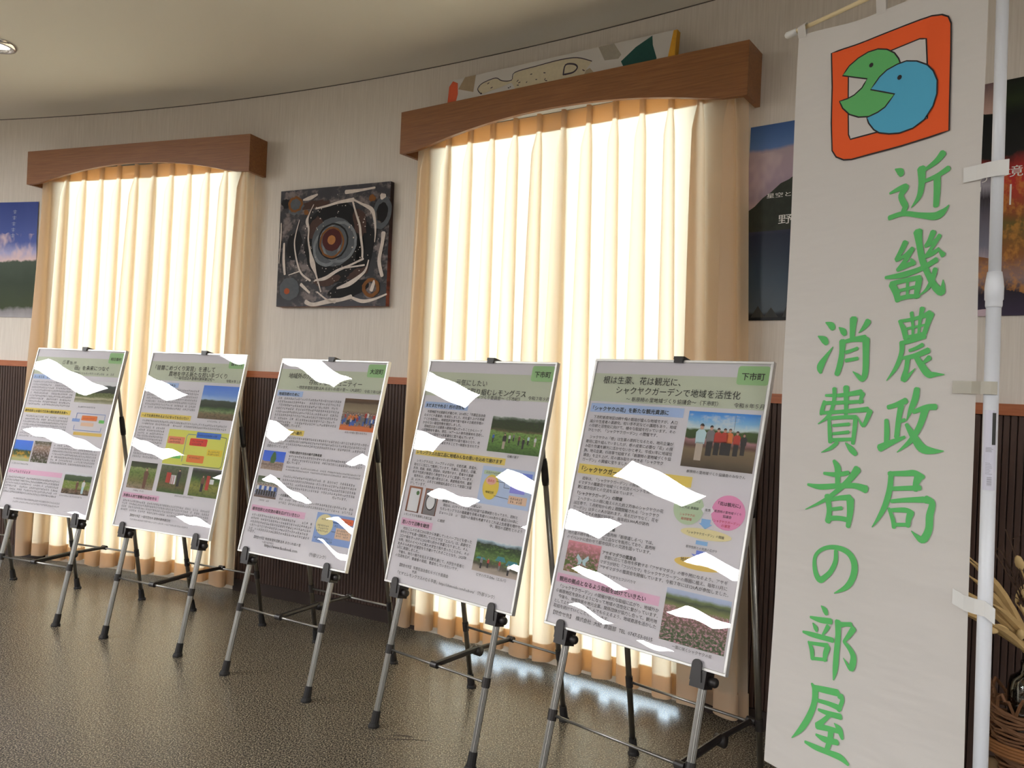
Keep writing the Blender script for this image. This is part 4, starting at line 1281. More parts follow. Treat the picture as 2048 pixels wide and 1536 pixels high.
for (x, y, w) in ((412, 398, 130), (385, 427, 76), (385, 440, 76), (244, 426, 76), (244, 439, 76), (496, 469, 74), (496, 481, 74), (385, 505, 78), (244, 505, 76)):
    sh.marks(x, y, w, 10, 1, 14, int(x + y))
for (a, b, c) in ((29, 201, 1), (228, 400, 2), (426, 599, 3)):
    sh.photo(a, 546, b, 673, pic('photo_farm%d' % c, [[(0.0, S(150, 130, 116)), (0.3, S(118, 116, 70)), (0.6, S(110, 130, 70)), (0.78, S(140, 150, 100)), (0.82, S(66, 74, 50)), (1.0, S(52, 54, 50))], [(0.0, S(70, 96, 54)), (0.25, S(108, 98, 66)), (0.5, S(84, 96, 62)), (0.75, S(92, 92, 74)), (1.0, S(96, 108, 84))], [(0.0, S(90, 106, 56)), (0.35, S(140, 138, 74)), (0.6, S(84, 108, 56)), (0.72, S(60, 76, 54)), (0.9, S(54, 56, 54)), (1.0, S(110, 108, 112))]][c - 1], 0.1, 4.0, S(60, 76, 44), 0.55, 11.0, seed=9.0 + c))
sh.people([(142, 668, 100, 'brown', 'brown'), (350, 640, 84, 'dark', 'dark'), (500, 650, 78, 'brown', 'dark')], FIG)
for (x0, y0, x1, y1, k) in ((272, 580, 300, 628, 'red'), (302, 590, 334, 632, 'white'), (306, 592, 311, 632, 'red'), (318, 592, 323, 632, 'red'), (520, 575, 540, 640, 'red'), (542, 590, 566, 612, 'white')):
    sh.rect('printed_harvester', x0, y0, x1, y1, FIG[k], 'shape', 2)
sh.marks(80, 686, 76, 9, 1, 14, 26)
sh.marks(350, 686, 120, 9, 1, 14, 27)
sh.rect('heading_pink', 18, 695, 256, 721, 'band_pink')
sh.line('多様な人材で曽爾の水田を守る', 26, 715, 218, 0.01, 'ttl')
sh.marks(30, 738, 556, 11.5, 4, 14, 28)
sh.line('【問合せ先】　一般社団法人　曽爾村農林業公社'.replace('　', ' '), 99, 803, 260)
sh.marks(104, 820, 376, 9, 1, 14, 29)
sh.done()

# --- poster 3: community from outside
sh = framed_poster(3, 'framed poster with a group photo and blue diagram, in front of the dark slats')
header(sh, '大淀町', '令和７年12月')
sh.line('地域外の力を借りて', 62, 88, 240, 0.0, 'ttl')
sh.line('存続するコミュニティー', 192, 113, 300, 0.0, 'ttl')
sh.line('～特定非営利活動法人 おおいわ結の里～（大淀町）', 123, 135, 372)
sh.rect('heading_blue', 16, 147, 169, 172, 'band_blue')
sh.line('地域存続のために', 26, 168, 126, 0.01, 'ttl')
sh.marks(30, 187, 375, 12, 7, 15, 31)
sh.marks(30, 292, 375, 12, 1, 15, 32)
sh.line('として事業を展開しています。', 24, 306, 176)
sh.rect('heading_yellow', 14, 318, 227, 342, 'band_yellow')
sh.line('里山の魅力を次世代へ継承', 26, 337, 190, 0.012, 'ttl')
sh.marks(34, 358, 568, 11.5, 3, 14.5, 33)
sh.line('活動を行っています。', 27, 402, 130)
sh.photo(418, 164, 604, 299, pic('photo_group', [(0.0, S(196, 106, 58)), (0.12, S(206, 116, 66)), (0.17, S(160, 96, 66)), (0.24, S(84, 66, 66)), (0.5, S(110, 88, 78)), (0.62, S(142, 128, 104)), (0.84, S(118, 104, 84)), (0.88, S(84, 68, 54)), (1.0, S(96, 70, 50))], 0.05, 5.0, S(206, 190, 180), 0.6, 26.0, 0.16, 0.55, seed=14.0))
rn = random.Random(3)
sh.people([(430 + 8.5 * k + rn.uniform(-2, 2), 280 + rn.uniform(-16, 2), rn.uniform(40, 52), rn.choice(['white', 'dark', 'blue', 'red', 'grey', 'orange']), rn.choice(['dark', 'blue', 'grey'])) for k in range(20)], FIG)
sh.line('おおいわ結の里のみなさん', 454, 311, 120)
sh.photo(17, 418, 149, 500, pic('photo_shrine', [(0.0, S(150, 132, 120)), (0.3, S(120, 104, 96)), (0.42, S(150, 130, 116)), (0.46, S(74, 112, 200)), (1.0, S(60, 104, 206))], 0.08, 5.0, S(190, 174, 160), 0.5, 12.0, 0.0, 0.44, seed=16.0))
sh.poly('printed_tree', [(70, 470), (92, 470), (100, 452), (92, 428), (83, 420), (74, 428), (66, 450)], FIG['green'], 'shape')
sh.line('・地域の歴史や文化の継承活動事業', 163, 420, 194, 0.012, 'ttl')
sh.marks(172, 436, 418, 11.5, 2, 14.5, 34)
sh.line('組んでいます。', 167, 464, 82)
sh.marks(170, 482, 424, 8.5, 2, 12, 35)
sh.photo(17, 530, 149, 622, pic('photo_walk', [(0.0, S(110, 88, 70)), (0.2, S(84, 92, 120)), (0.4, S(96, 100, 130)), (0.6, S(150, 140, 128)), (0.75, S(92, 104, 84)), (1.0, S(84, 92, 70))], 0.1, 6.0, S(206, 196, 190), 0.55, 20.0, 0.1, 0.7, seed=18.0))
sh.people([(30 + 15 * k, 612, 50, 'blue' if k % 2 else 'white', 'dark') for k in range(8)], FIG)
sh.marks(166, 524, 420, 11.5, 4, 15, 36)
sh.line('行っています。', 462, 584, 78)
sh.line('・大岩農産物直売所の運営事業', 164, 604, 170, 0.012, 'ttl')
sh.marks(172, 620, 420, 11.5, 2, 15, 37)
sh.marks(53, 637, 64, 9, 1, 14, 38)
sh.rect('heading_pink', 20, 656, 336, 683, 'band_pink')
sh.line('都市住民との交流の場を広げていきたい', 28, 678, 280, 0.012, 'ttl')
sh.marks(34, 702, 356, 11.8, 5, 14.5, 39)
sh.line('います。', 31, 772, 44)
sh.rect('diagram_panel', 401, 644, 602, 764, FILL['steel'], 'pic')
sh.oval('diagram_oval', 404, 648, 496, 732, FILL['ltyellow'])
sh.rule([(494, 676), (528, 676)], 3.5, LINE['navy'])
sh.rule([(494, 712), (516, 712)], 1.6, LINE['black'])
sh.rect('diagram_box', 527, 655, 598, 678, FILL['hot'], 'shape')
sh.rect('diagram_box', 516, 695, 598, 737, FILL['peach'], 'shape')
for (x, y, w, n) in ((430, 672, 44, 1), (415, 698, 70, 3), (536, 671, 56, 1), (524, 708, 66, 3), (412, 748, 100, 2), (506, 692, 20, 1)):
    sh.marks(x, y, w, 9, n, 10.5, int(x + y))
sh.line('【問合せ先】特定非営利活動法人 おおいわ結の里', 76, 793, 272)
sh.marks(130, 806, 70, 10, 1, 14, 40)
sh.line('https://www.facebook.com', 148, 820, 190)
sh.line('（外部リンク）', 404, 822, 92)
sh.done()

# --- poster 4: lemongrass
sh = framed_poster(4, 'framed lemongrass poster with a green field photo, second from the banner')
header(sh, '下市町', '令和７年９月')
sh.line('元気にしたい', 158, 96, 154, 0.0, 'ttl')
sh.line('地域で取り組むレモングラス', 160, 128, 338, 0.0, 'ttl')
sh.line('～平原区自治会むらづくり委員会～（下市町）', 147, 144, 328)
sh.rect('heading_blue', 18, 167, 241, 192, 'band_blue')
sh.line('まだまだやれる！村の活性化', 27, 187, 198, 0.012, 'ttl')
sh.para(28, 210, 14.4, 11.9, ['　平原地区では高齢化が進む中、2014年に「平原区自治会', 'むらづくり委員会」を発足しました。村を盛り上げる地域', 'づくりを目指し、地域住民全体で取り組める比較的手間の', 'かからない栽培作物を検討しました。', '　同地区は古くは薬草の栽培が盛んだったことからハーブ', 'の試験栽培を重ね、現在、14アールの耕作放棄地を活用し、', 'レモングラス栽培と6次産業化に取り組んでいます。', '　活動は老人会をはじめ地域全体での取り組みとなり、地', '域住民が集まり共同作業をすることで一体感も生まれてき', 'ました。'])
sh.rect('heading_yellow', 22, 351, 462, 375, 'band_yellow')
sh.line('レモングラスの加工品に地域みんなの思いを込めて届けます', 30, 370, 420, 0.012, 'ttl')
sh.para(28, 402, 14.4, 11.9, ['　レモングラスは、ハーブティのほか、化粧石鹸、蒸留水、', '飴などに加工して販売しています。作業は、苗植え、収穫、', '洗浄、乾燥、粉砕、袋詰め、発送等があり、若者から高齢', '者まで住民が無理なく参加できるように配慮しています。', '　販売先は、近隣の道の駅をはじめ、農産物直売所、量販', '店、ECサイト、ふるさと納税返礼品などとして全国にお届', 'けしています。'])
sh.photo(369, 202, 600, 331, pic('photo_lemongrass', [(0.0, S(64, 96, 46)), (0.2, S(96, 132, 64)), (0.45, S(112, 146, 76)), (0.56, S(124, 154, 84)), (0.60, S(104, 92, 66)), (0.66, S(52, 62, 40)), (0.9, S(46, 58, 40)), (0.97, S(120, 130, 120)), (1.0, S(200, 206, 210))], 0.09, 4.0, S(52, 78, 38), 0.6, 20.0, seed=20.0))
sh.people([(388, 298, 34, 'blue', 'dark'), (440, 318, 58, 'dark', 'khaki'), (462, 296, 34, 'white', 'dark'), (480, 288, 28, 'grey', 'dark'), (505, 300, 36, 'brown', 'dark'), (525, 312, 40, 'dark', 'dark'), (545, 296, 34, 'lightblue', 'dark'), (575, 300, 36, 'white', 'khaki')], FIG)
sh.line('収穫の様子', 468, 346, 50)
sh.rect('diagram_panel', 368, 384, 597, 517, FILL['paleblue'], 'pic')
sh.oval('diagram_oval', 383, 412, 455, 500, FILL['egg'])
sh.oval('diagram_small_oval', 393, 420, 440, 448, FILL['ltpink'], 'shape2')
sh.rect('diagram_box', 377, 399, 464, 413, FILL['palegreen'], 'shape', 2)
sh.rect('diagram_box', 505, 394, 591, 427, FILL['midblue'], 'shape')
sh.rect('diagram_box', 505, 438, 570, 466, FILL['peri'], 'shape')
sh.rect('diagram_box', 506, 475, 585, 503, FILL['peach'], 'shape')
sh.rule([(440, 434), (478, 434), (478, 410), (503, 410)], 1.4, LINE['black'])
sh.rule([(478, 434), (478, 452), (503, 452)], 1.4, LINE['black'])
sh.rule([(440, 484), (504, 488)], 1.4, LINE['black'])
sh.line('委員会', 402, 438, 30, 0, 'red')
sh.line('地域住民', 400, 478, 38)
for (x, y, w, n) in ((388, 409, 66, 1), (520, 414, 56, 1), (515, 488, 62, 2)):
    sh.marks(x, y, w, 9, n, 10, int(x + y))
for (a, b) in ((28, 98), (114, 184)):
    sh.photo(a, 495, b, 591, pic('photo_packet%d' % a, [(0.0, S(104, 68, 54)), (0.5, S(128, 82, 62)), (1.0, S(140, 90, 66))], 0.1, 4.0, seed=float(a)))
sh.rect('printed_packet', 37, 502, 90, 588, FIG['white'], 'shape', 3)
sh.oval('printed_packet_mark', 70, 510, 86, 526, FIG['green'], 'shape2')
sh.rect('printed_packet', 120, 500, 180, 590, FIG['grey'], 'shape', 3)
sh.oval('printed_packet_ring', 126, 514, 176, 574, FIG['dark'], 'shape2')
sh.oval('printed_packet_label', 130, 518, 172, 570, FIG['white'], 'text')
sh.line('レモングラスを使用した加工品', 29, 606, 144)
sh.line('無理なくみんなに参加してほしい', 208, 534, 186, 0.012, 'ttl')
sh.para(204, 549, 14.4, 11.7, ['　現在は、ECサイトでの販売が好調で品薄状態となっており、原料と', 'なるレモングラスの植栽量を令和４年度の1,000本から最近1,500本に'])
sh.marks(204, 578, 100, 11.5, 1, 14, 45)
sh.line('住民への負担も考慮するとこれ以上生産量を増やせな', 310, 578, 280)
sh.line('に継続', 204, 607, 34)
sh.line('中、現在の活動をどのよう', 448, 592, 142)
sh.rect('heading_pink', 21, 617, 182, 644, 'band_pink')
sh.line('若い力で活動を継続', 28, 637, 140, 0.012, 'ttl')
sh.para(28, 659, 14.5, 12.4, ['　村おこしのために2015年から休業していたハーブなどを使った', '手作りピザを週一回販売していたピザ店「エルバ」は、高齢化と', 'コロナ禍をきっかけに2023年11月から休業となりました。そん', 'な時、地元のイベントに来た大学生と知り合ったことから、その', '友人ら10人余りが運営を引き継いでくれることとなり、2025年', '5月に再開しました。', '　今後も、地元の魅力を伝える活動を通じて、大学生や若者と', 'の交流を広げ、後継者の発掘、育成をしていきたいです。'])
sh.photo(404, 635, 602, 745, pic('photo_market', [(0.0, S(170, 158, 148)), (0.14, S(150, 140, 128)), (0.2, S(84, 80, 70)), (0.34, S(72, 84, 56)), (0.5, S(84, 112, 60)), (0.7, S(54, 78, 44)), (0.86, S(44, 58, 44)), (0.95, S(150, 170, 180)), (1.0, S(196, 206, 214))], 0.12, 4.0, S(110, 146, 72), 0.6, 9.0, 0.3, 0.85, seed=22.0))
teal = flat('print_teal', S(74, 160, 168), 0.6)
for (x0, x1, y0, y1) in ((412, 460, 703, 696), (498, 545, 698, 682), (545, 601, 706, 690)):
    sh.poly('printed_tent', [(x0, y0), (x1, y0), (x1 - 10, y1), (x0 + 10, y1)], teal, 'shape')
sh.people([(440, 734, 40, 'grey', 'dark'), (470, 728, 34, 'red', 'dark'), (520, 728, 34, 'red', 'grey'), (560, 738, 40, 'white', 'dark')], FIG)
sh.line('ピザハウス　Erba（エルバ）'.replace('　', ' '), 430, 760, 130)
sh.line('【問合せ先】 平原区自治会むらづくり委員会', 60, 792, 246)
sh.line('代表', 129, 806, 24)
sh.line('「ピザとレモングラスのむら平原」https://shimoichi.com/heibera/ （外部リンク）', 58, 821, 468)
sh.done()

# --- poster 5: peony garden
sh = framed_poster(5, 'framed peony garden poster with a pink circle, nearest the banner')
header(sh, '下市町', '令和８年５月')
sh.line('根は生薬、花は観光に、', 45, 80, 284, 0.0, 'ttl')
sh.line('シャクヤクガーデンで地域を活性化', 102, 112, 425, 0.0, 'ttl')
sh.line('～ 栃原柿の里地域づくり協議会～（下市町）', 145, 136, 317)
sh.rect('heading_blue', 15, 149, 356, 178, 'band_blue')
sh.line('「シャクヤクの花」を新たな観光資源に', 25, 172, 281, 0.012, 'ttl')
sh.para(23, 199, 14.5, 12.0, ['　下市町栃原地区は柿や梅の栽培が盛んな地域ですが、人口', '減少や生産者の高齢化、担い手不足などの課題もあり、地域', 'の存続と活性化に向けて、様々な取組を行っています。その', 'ひとつが、「シャクヤクガーデン」の開催です。'])
sh.para(23, 265, 15.0, 12.0, ['　シャクヤクの「根」は生薬の原料となるため、地元企業が', '栽培に取り組んでいましたが、根の成育に必要な「花」の摘', 'み取り作業を観光に活かせないかと考え、平成31年に地域住', '民、地元企業、行政等で組織する「栃原柿の里地域づくり協', '議会」を立ち上げ、花の摘み取りができる「シャクヤク', 'ガーデン」の開催に至りました。'])
sh.rect('heading_yellow', 14, 350, 420, 381, 'band_yellow')
sh.line('「シャクヤクガーデン」', 28, 373, 180, 0.012, 'ttl')
sh.para(25, 400, 14.5, 12.0, ['　近年は、「シャクヤクガーデン」の開催に加え、アサ', 'ギマダラの鑑賞会や地域づくり交流イベントを開催するなど、', '更に都市住民との交流を深めています。'])
sh.line('「シャクヤクガーデン」の開催', 29, 449, 170, 0.012, 'ttl')
sh.para(23, 465, 14.6, 12.2, ['　２ヘクタールの畑に植えられた約２万本のシャクヤクの花', 'は圧巻で、５月初旬から約２週間開催される「シャクヤク', 'ガーデン」は多くの人が訪れます。見るだけでなく、花を', '摘み取りできる体験が好評で、毎年約3,000人が訪れ', 'る催しとなっています。'])
sh.line('の開催', 156, 543, 38, 0.012, 'ttl')
sh.para(23, 560, 14.2, 12.0, ['　　　　　　　　　農産物直売所「栃原道しるべ」では、', '地元産の柿や梅のほか、加工品などを販売しており、直売所', 'のイベントに合わせて都市住民との交流を図っています。'])
sh.photo(374, 155, 597, 321, pic('photo_members', [(0.0, S(76, 66, 56)), (0.16, S(106, 92, 74)), (0.34, S(124, 108, 84)), (0.40, S(96, 70, 64)), (0.50, S(160, 120, 122)), (0.53, S(60, 76, 44)), (0.66, S(70, 90, 50)), (0.70, S(186, 204, 230)), (0.84, S(120, 168, 226)), (1.0, S(66, 132, 214))], 0.07, 3.0, S(226, 228, 234), 0.6, 4.0, 0.7, 0.95, seed=24.0))
sh.people([(424, 300, 112, 'lightblue', 'khaki'), (455, 284, 92, 'grey', 'dark'), (478, 280, 82, 'red', 'dark'), (498, 278, 80, 'red', 'dark'), (514, 278, 80, 'orange', 'dark'), (537, 278, 74, 'red', 'dark'), (558, 274, 64, 'dark', 'dark')], FIG)
sh.rule([(524, 232), (524, 160)], 1.0, LINE['grey'])
sh.line('栃原柿の里地域づくり協議会のみなさん', 398, 338, 182)
sh.oval('diagram_circle', 376, 393, 472, 487, FILL['palegreen'])
sh.oval('diagram_circle', 495, 388, 596, 485, FILL['pink'])
sh.poly('diagram_arrow', [(464, 437), (474, 449), (474, 443), (493, 443), (493, 449), (504, 437), (493, 425), (493, 431), (474, 431), (474, 425)], FILL['white'], 'shape2')
sh.line('連携', 475, 441, 18)
sh.line('「根は生薬に」', 395, 420, 62)
sh.line('(株) 大紀 農園部', 396, 441, 60)
sh.line('シャクヤクの', 400, 462, 48, 0, 'red')
sh.line('栽培管理', 406, 474, 34, 0, 'red')
sh.line('「花は観光に」', 513, 418, 66, 0.012, 'ttl')
sh.line('栃原柿の里地域づくり', 505, 439, 80)
sh.line('協議会', 532, 451, 26)
sh.line('「シャクヤクガーデン」', 503, 466, 82, 0, 'red')
sh.line('の運営', 532, 477, 26, 0, 'red')
sh.poly('diagram_arrow', [(470, 463), (470, 476), (463, 476), (485, 491), (505, 476), (498, 476), (498, 463)], FILL['sky'], 'shape')
sh.oval('diagram_oval', 411, 490, 568, 520, FILL['ltyellow'])
sh.line('「シャクヤクガーデン」の開催', 432, 509, 114)
sh.rect('diagram_bar', 464, 525, 500, 536, FILL['sky'], 'shape')
sh.line('都市住民との交流の広がり', 436, 549, 96)
sh.poly('diagram_arrow', [(470, 552), (470, 564), (456, 564), (484, 583), (516, 564), (500, 564), (500, 552)], FILL['midblue'], 'shape')
sh.oval('diagram_oval', 407, 573, 560, 606, FILL['gold'])
sh.line('地域づくり', 426, 588, 60)
sh.photo(31, 594, 157, 689, pic('photo_butterfly', [(0.0, S(120, 110, 66)), (0.2, S(84, 104, 50)), (0.45, S(96, 104, 64)), (0.7, S(150, 110, 104)), (1.0, S(214, 136, 146))], 0.2, 5.0, S(232, 140, 158), 0.85, 9.0, seed=26.0))
for s_ in (-1, 1):
    sh.poly('printed_butterfly', [(96, 648), (96 + s_ * 20, 630), (96 + s_ * 24, 642), (96 + s_ * 14, 652), (96 + s_ * 16, 664), (96 + s_ * 4, 660)][::s_], FIG['lightblue'], 'shape')
sh.line('アサギマダラの鑑賞会', 164, 615, 120, 0.012, 'ttl')
sh.para(162, 628, 15.0, 12.1, ['　季節に応じて各地を移動する「アサギマダラ」の寄り所になるよう、アサギ', 'マダラが好む「フジバカマ」をシャクヤクガーデンの周囲に植え、毎年11月に', 'アサギマダラの鑑賞会を開催しています。令和７年には120人が参加しました。'])
sh.line('←アサギマダラとフジバカマ', 166, 680, 130)
sh.rect('heading_pink', 13, 699, 382, 726, 'band_pink')
sh.line('観光の拠点となるよう取組を続けていきたい', 25, 721, 314, 0.012, 'ttl')
sh.para(22, 742, 15.1, 12.4, ['　「シャクヤクガーデン」の開催が新たな取組に広がり、地域外か', 'ら栃原地区を訪れるようになって地域の活性化に繋がっています。', '　今後も、地域住民や地元企業、関係団体が協力し合って、観光地', 'としてより多くの人に楽しんでもらえるよう、地域資源を活かした', '取組を続けていくこととしています。'])
sh.line('【問合せ先】　株式会社　大紀　農園部　TEL　0747-53-0015'.replace('　', '  '), 26, 824, 356)
sh.photo(400, 668, 597, 810, pic('photo_peonies', [(0.0, S(66, 84, 56)), (0.2, S(72, 92, 62)), (0.45, S(112, 96, 84)), (0.62, S(138, 112, 104)), (0.70, S(120, 128, 82)), (0.8, S(76, 84, 66)), (0.86, S(110, 124, 84)), (0.92, S(160, 170, 190)), (1.0, S(170, 180, 204))], 0.07, 4.0, S(226, 150, 164), 0.85, 22.0, 0.0, 0.68, seed=28.0))
sh.line('一面に咲くシャクヤクの花', 445, 824, 120)
sh.done()

# ================================================================== BANNER ON ITS POLE
B_TL, B_TR = Vector((0.674, 2.0, 2.145)), Vector((0.914, 1.61, 2.145))
B_W = (B_TR - B_TL).length
B_A = (B_TR - B_TL).normalized()
B_N = Vector((B_A.y, -B_A.x, 0))          # towards the viewer
B_H = 1.793

def ban(s, t, lift=0.0):
    """point on the hanging cloth: s, t in mm from its top left corner"""
    f = t / 1793.0
    drape = 0.004 * sin(s * 0.013 + t * 0.0034) + 0.003 * sin(t * 0.0075 - s * 0.006 + 1.0) + 0.010 * f * f
    shift = 0.0245 * f * (s / 458.0)
    top = 0.004 * sin(s * 0.03) * max(0.0, 1 - t / 260.0)
    sag = 0.020 * sin(pi * min(max(s / 458.0, 0), 1)) * max(0.0, 1 - t / 220.0) ** 1.5
    return B_TL + B_A * (s / 1000.0 + shift) + Vector((0, 0, -t / 1000.0 - sag)) + B_N * (drape + top + lift)

bn = thing('vertical_banner', 'tall white cloth banner with green brush characters and an orange emblem', 'banner', Matrix.Translation(ban(229, 1793)))
binv = bn.matrix_world.inverted()
def bmap(s, t, lift=0.0):
    return binv @ ban(s, t, lift)
m = MB().grid(lambda u, v: bmap(u * 458, (1 - v) * 1793, 0), 30, 90)
cloth = obj('cloth', m, 'banner', bn, True)
# wrinkles at the rod and folds: a soft bump in the cloth material
nt = MAT['banner'].node_tree
bumpn = [n_ for n_ in nt.nodes if n_.type == 'BUMP'][0]
tcn = [n_ for n_ in nt.nodes if n_.type == 'TEX_COORD'][0]
mpn = N(nt, 'ShaderNodeMapping')
mpn.inputs['Rotation'].default_value = (0.3, 0.5, 0.4)
mpn.inputs['Scale'].default_value = (5, 5, 17)
nt.links.new(tcn.outputs['Object'], mpn.inputs['Vector'])
fold = N(nt, 'ShaderNodeTexNoise', i_Scale=1.0, i_Detail=2.0)
nt.links.new(mpn.outputs[0], fold.inputs['Vector'])
b2 = N(nt, 'ShaderNodeBump', i_Strength=0.35, i_Distance=0.02)
nt.links.new(fold.outputs['Fac'], b2.inputs['Height'])
nt.links.new(b2.outputs['Normal'], bumpn.inputs['Normal'])
# loops that hold the top corners on the rod
for s_a, s_b in ((0, 26), (212, 236), (430, 456)):
    sm = (s_a + s_b) / 2
    zr = 2.161 + 0.045 * (sm + 36) / 1000.0
    m = MB()
    rowsl = []
    for sx in (s_a, s_b):
        base = ban(sx, 6, 0.0)
        rod = Vector((base.x, base.y, zr))
        rowsl.append([binv @ (base + B_N * 0.001), binv @ (rod + B_N * 0.0075), binv @ (rod + Vector((0, 0, 0.0075))), binv @ (rod - B_N * 0.0075), binv @ (base - B_N * 0.002)])
    m.add(rowsl[0] + rowsl[1], [(k, k + 1, k + 6, k + 5) for k in range(4)])
    obj('rod_loop', m, 'banner', bn)
for ch, st in BANNER_STROKES:
    m = MB()
    for k, pts in enumerate(parse_strokes(st)):
        rows = stroke_outline(pts, 5)
        vs = []
        for l, r in rows:
            vs += [bmap(l[0], l[1], 0.0022 + 0.00004 * k), bmap(r[0], r[1], 0.0022 + 0.00004 * k)]
        m.add(vs, [(2 * i, 2 * i + 1, 2 * i + 3, 2 * i + 2) for i in range(len(rows) - 1)])
    obj('brush_character', m, 'banner_green', cloth)

def fine(poly, n=4):
    out = []
    for (a, b), (c, d) in zip(poly, poly[1:] + poly[:1]):
        for k in range(n):
            out.append((a + (c - a) * k / n, b + (d - b) * k / n))
    return out
def fill_poly(poly, lift, step=4.0):
    """flat fill in narrow strips so that it follows the cloth"""
    m = MB()
    E_ = list(zip(poly, poly[1:] + poly[:1]))
    ys = sorted(set([p[1] for p in poly]))
    lv = []
    for y0, y1 in zip(ys, ys[1:]):
        k = max(1, int(math.ceil((y1 - y0) / step)))
        lv += [(y0 + (y1 - y0) * j / k, y0 + (y1 - y0) * (j + 1) / k) for j in range(k)]
    for y0, y1 in lv:
        ym = (y0 + y1) / 2
        xs = []
        for (ax_, ay), (bx_, by) in E_:
            if (ay - ym) * (by - ym) < 0:
                f = lambda yy: ax_ + (bx_ - ax_) * (yy - ay) / (by - ay)
                xs.append((f(ym), f(y0), f(y1)))
        xs.sort()
        for q in range(0, len(xs) - 1, 2):
            (_, a0, a1), (_, b0, b1) = xs[q], xs[q + 1]
            k = max(1, int((b0 - a0) / 18))
            vs = []
            for j in range(k + 1):
                t = j / k
                vs += [bmap(a0 + (b0 - a0) * t, y0, lift), bmap(a1 + (b1 - a1) * t, y1, lift)]
            m.add(vs, [(2 * j, 2 * j + 1, 2 * j + 3, 2 * j + 2) for j in range(k)])
    return m
def closed_line(m, poly, w, lift):
    P = fine(poly, 2)
    n_ = len(P)
    vs = []
    for k in range(n_):
        a, b = P[k - 1], P[(k + 1) % n_]
        dx, dy = b[0] - a[0], b[1] - a[1]
        L = math.hypot(dx, dy) or 1
        x, y = P[k]
        vs += [bmap(x - dy / L * w / 2, y + dx / L * w / 2, lift), bmap(x + dy / L * w / 2, y - dx / L * w / 2, lift)]
    m.add(vs, [(2 * k, 2 * k + 1, (2 * k + 3) % (2 * n_), (2 * k + 2) % (2 * n_)) for k in range(n_)])
def inner_white(poly, lift):
    return fill_poly(poly, lift)
lo, li, lg, lb, le = (parse_poly(q) for q in (LOGO_OUTER, LOGO_INNER, LOGO_GREEN, LOGO_BLUE, LOGO_EYES))
obj('emblem_frame', fill_poly(lo, 0.0022), 'logo_orange', cloth)
obj('emblem_window', fill_poly(li, 0.0026), 'banner', cloth)
obj('emblem_green_head', fill_poly(lg, 0.0030), 'logo_green', cloth)
obj('emblem_blue_head', fill_poly(lb, 0.0036), 'logo_blue', cloth)
m = MB()
closed_line(m, lo, 3.4, 0.0025)
closed_line(m, li, 3.2, 0.0028)
closed_line(m, lg, 3.2, 0.0033)
closed_line(m, lb, 3.2, 0.0039)
for (x, y), lf in zip(le, (0.0034, 0.0040)):
    m.add([bmap(x + 5.2 * cos(2 * pi * k / 16), y + 5.6 * sin(2 * pi * k / 16), lf) for k in range(16)], [tuple(range(16))])
obj('emblem_outline', m, 'logo_black', cloth)

# pole: axis beside the right edge of the cloth
def polep(z):
    f = (2.051 - z) / (2.051 - 0.585)
    return Vector((0.929 + 0.012 * f, 1.585 - 0.019 * f, z)) + B_A * 0.0 
pole = thing('banner_pole', 'white telescopic plastic pole standing beside the banner at the right edge', 'pole', Matrix.Translation(polep(0)))
pinv = pole.matrix_world.inverted()
pp = lambda z: pinv @ polep(z)
obj('upper_tube', MB().tube([pp(1.49), pp(2.172)], 0.0112, 20), 'pole_white', pole, True)
obj('lower_tube', MB().tube([pp(0.06), pp(1.485)], 0.0133, 20), 'pole_white', pole, True)
obj('collar', MB().tube([pp(1.445), pp(1.449), pp(1.459), pp(1.461), pp(1.485), pp(1.50), pp(1.515)], [0.0138, 0.0150, 0.0150, 0.0165, 0.0168, 0.0152, 0.0130], 22), 'pole_white', pole, True)
obj('top_cap', MB().tube([pp(2.168), pp(2.173), pp(2.205), pp(2.21)], [0.0135, 0.0150, 0.0150, 0.010], 20), 'tab_white', pole, True)
tip = B_TL - B_A * 0.036 + Vector((0, 0, 0.016))
root_ = polep(2.186)
obj('cross_rod', MB().tube([pinv @ root_, pinv @ ((root_ + tip) / 2 + Vector((0, 0, -0.004))), pinv @ tip], 0.0052, 10), 'rod', pole, True)
obj('rod_tip', MB().tube([pinv @ (tip + B_A * 0.028), pinv @ (tip + B_A * 0.024), pinv @ (tip - B_A * 0.002), pinv @ (tip - B_A * 0.006)], [0.0055, 0.0085, 0.0085, 0.006], 12), 'tab_white', pole, True)
m = MB()
m.lathe([(0.001, 0.0), (0.16, 0.0), (0.165, 0.012), (0.15, 0.035), (0.045, 0.06), (0.022, 0.075), (0.021, 0.14), (0.0137, 0.142)], 32)
obj('base', m, 'pole_white', pole, True)
# printed sticker on the pole
m = MB()
side = Vector((-polep(1).x, -polep(1).y, 0)).normalized()
sa = math.atan2(side.y, side.x)
def sticker(a0, a1, z0, z1, r):
    q = MB()
    n_ = 6
    vs = []
    for k in range(n_ + 1):
        a = sa + a0 + (a1 - a0) * k / n_
        for z in (z0, z1):
            p = polep(z)
            vs.append(pinv @ Vector((p.x + r * cos(a), p.y + r * sin(a), z)))
    q.add(vs, [(2 * k, 2 * k + 2, 2 * k + 3, 2 * k + 1) for k in range(n_)])
    return q
stk = obj('sticker', sticker(-0.9, 0.9, 1.09, 1.245, 0.0136), flat('sticker_paper', S(206, 206, 220), 0.5), pole)
obj('sticker_bar', sticker(0.25, 0.75, 1.178, 1.240, 0.0139), 'ink_title', stk)
m = MB()
rn = random.Random(11)
for k in range(14):
    z = 1.172 - 0.0016 * k if k < 6 else 1.150 - 0.003 * k + 0.01
    q = sticker(-0.5, rn.uniform(0.0, 0.5), z, z + 0.0007, 0.0138)
    m.add(q.v, q.f)
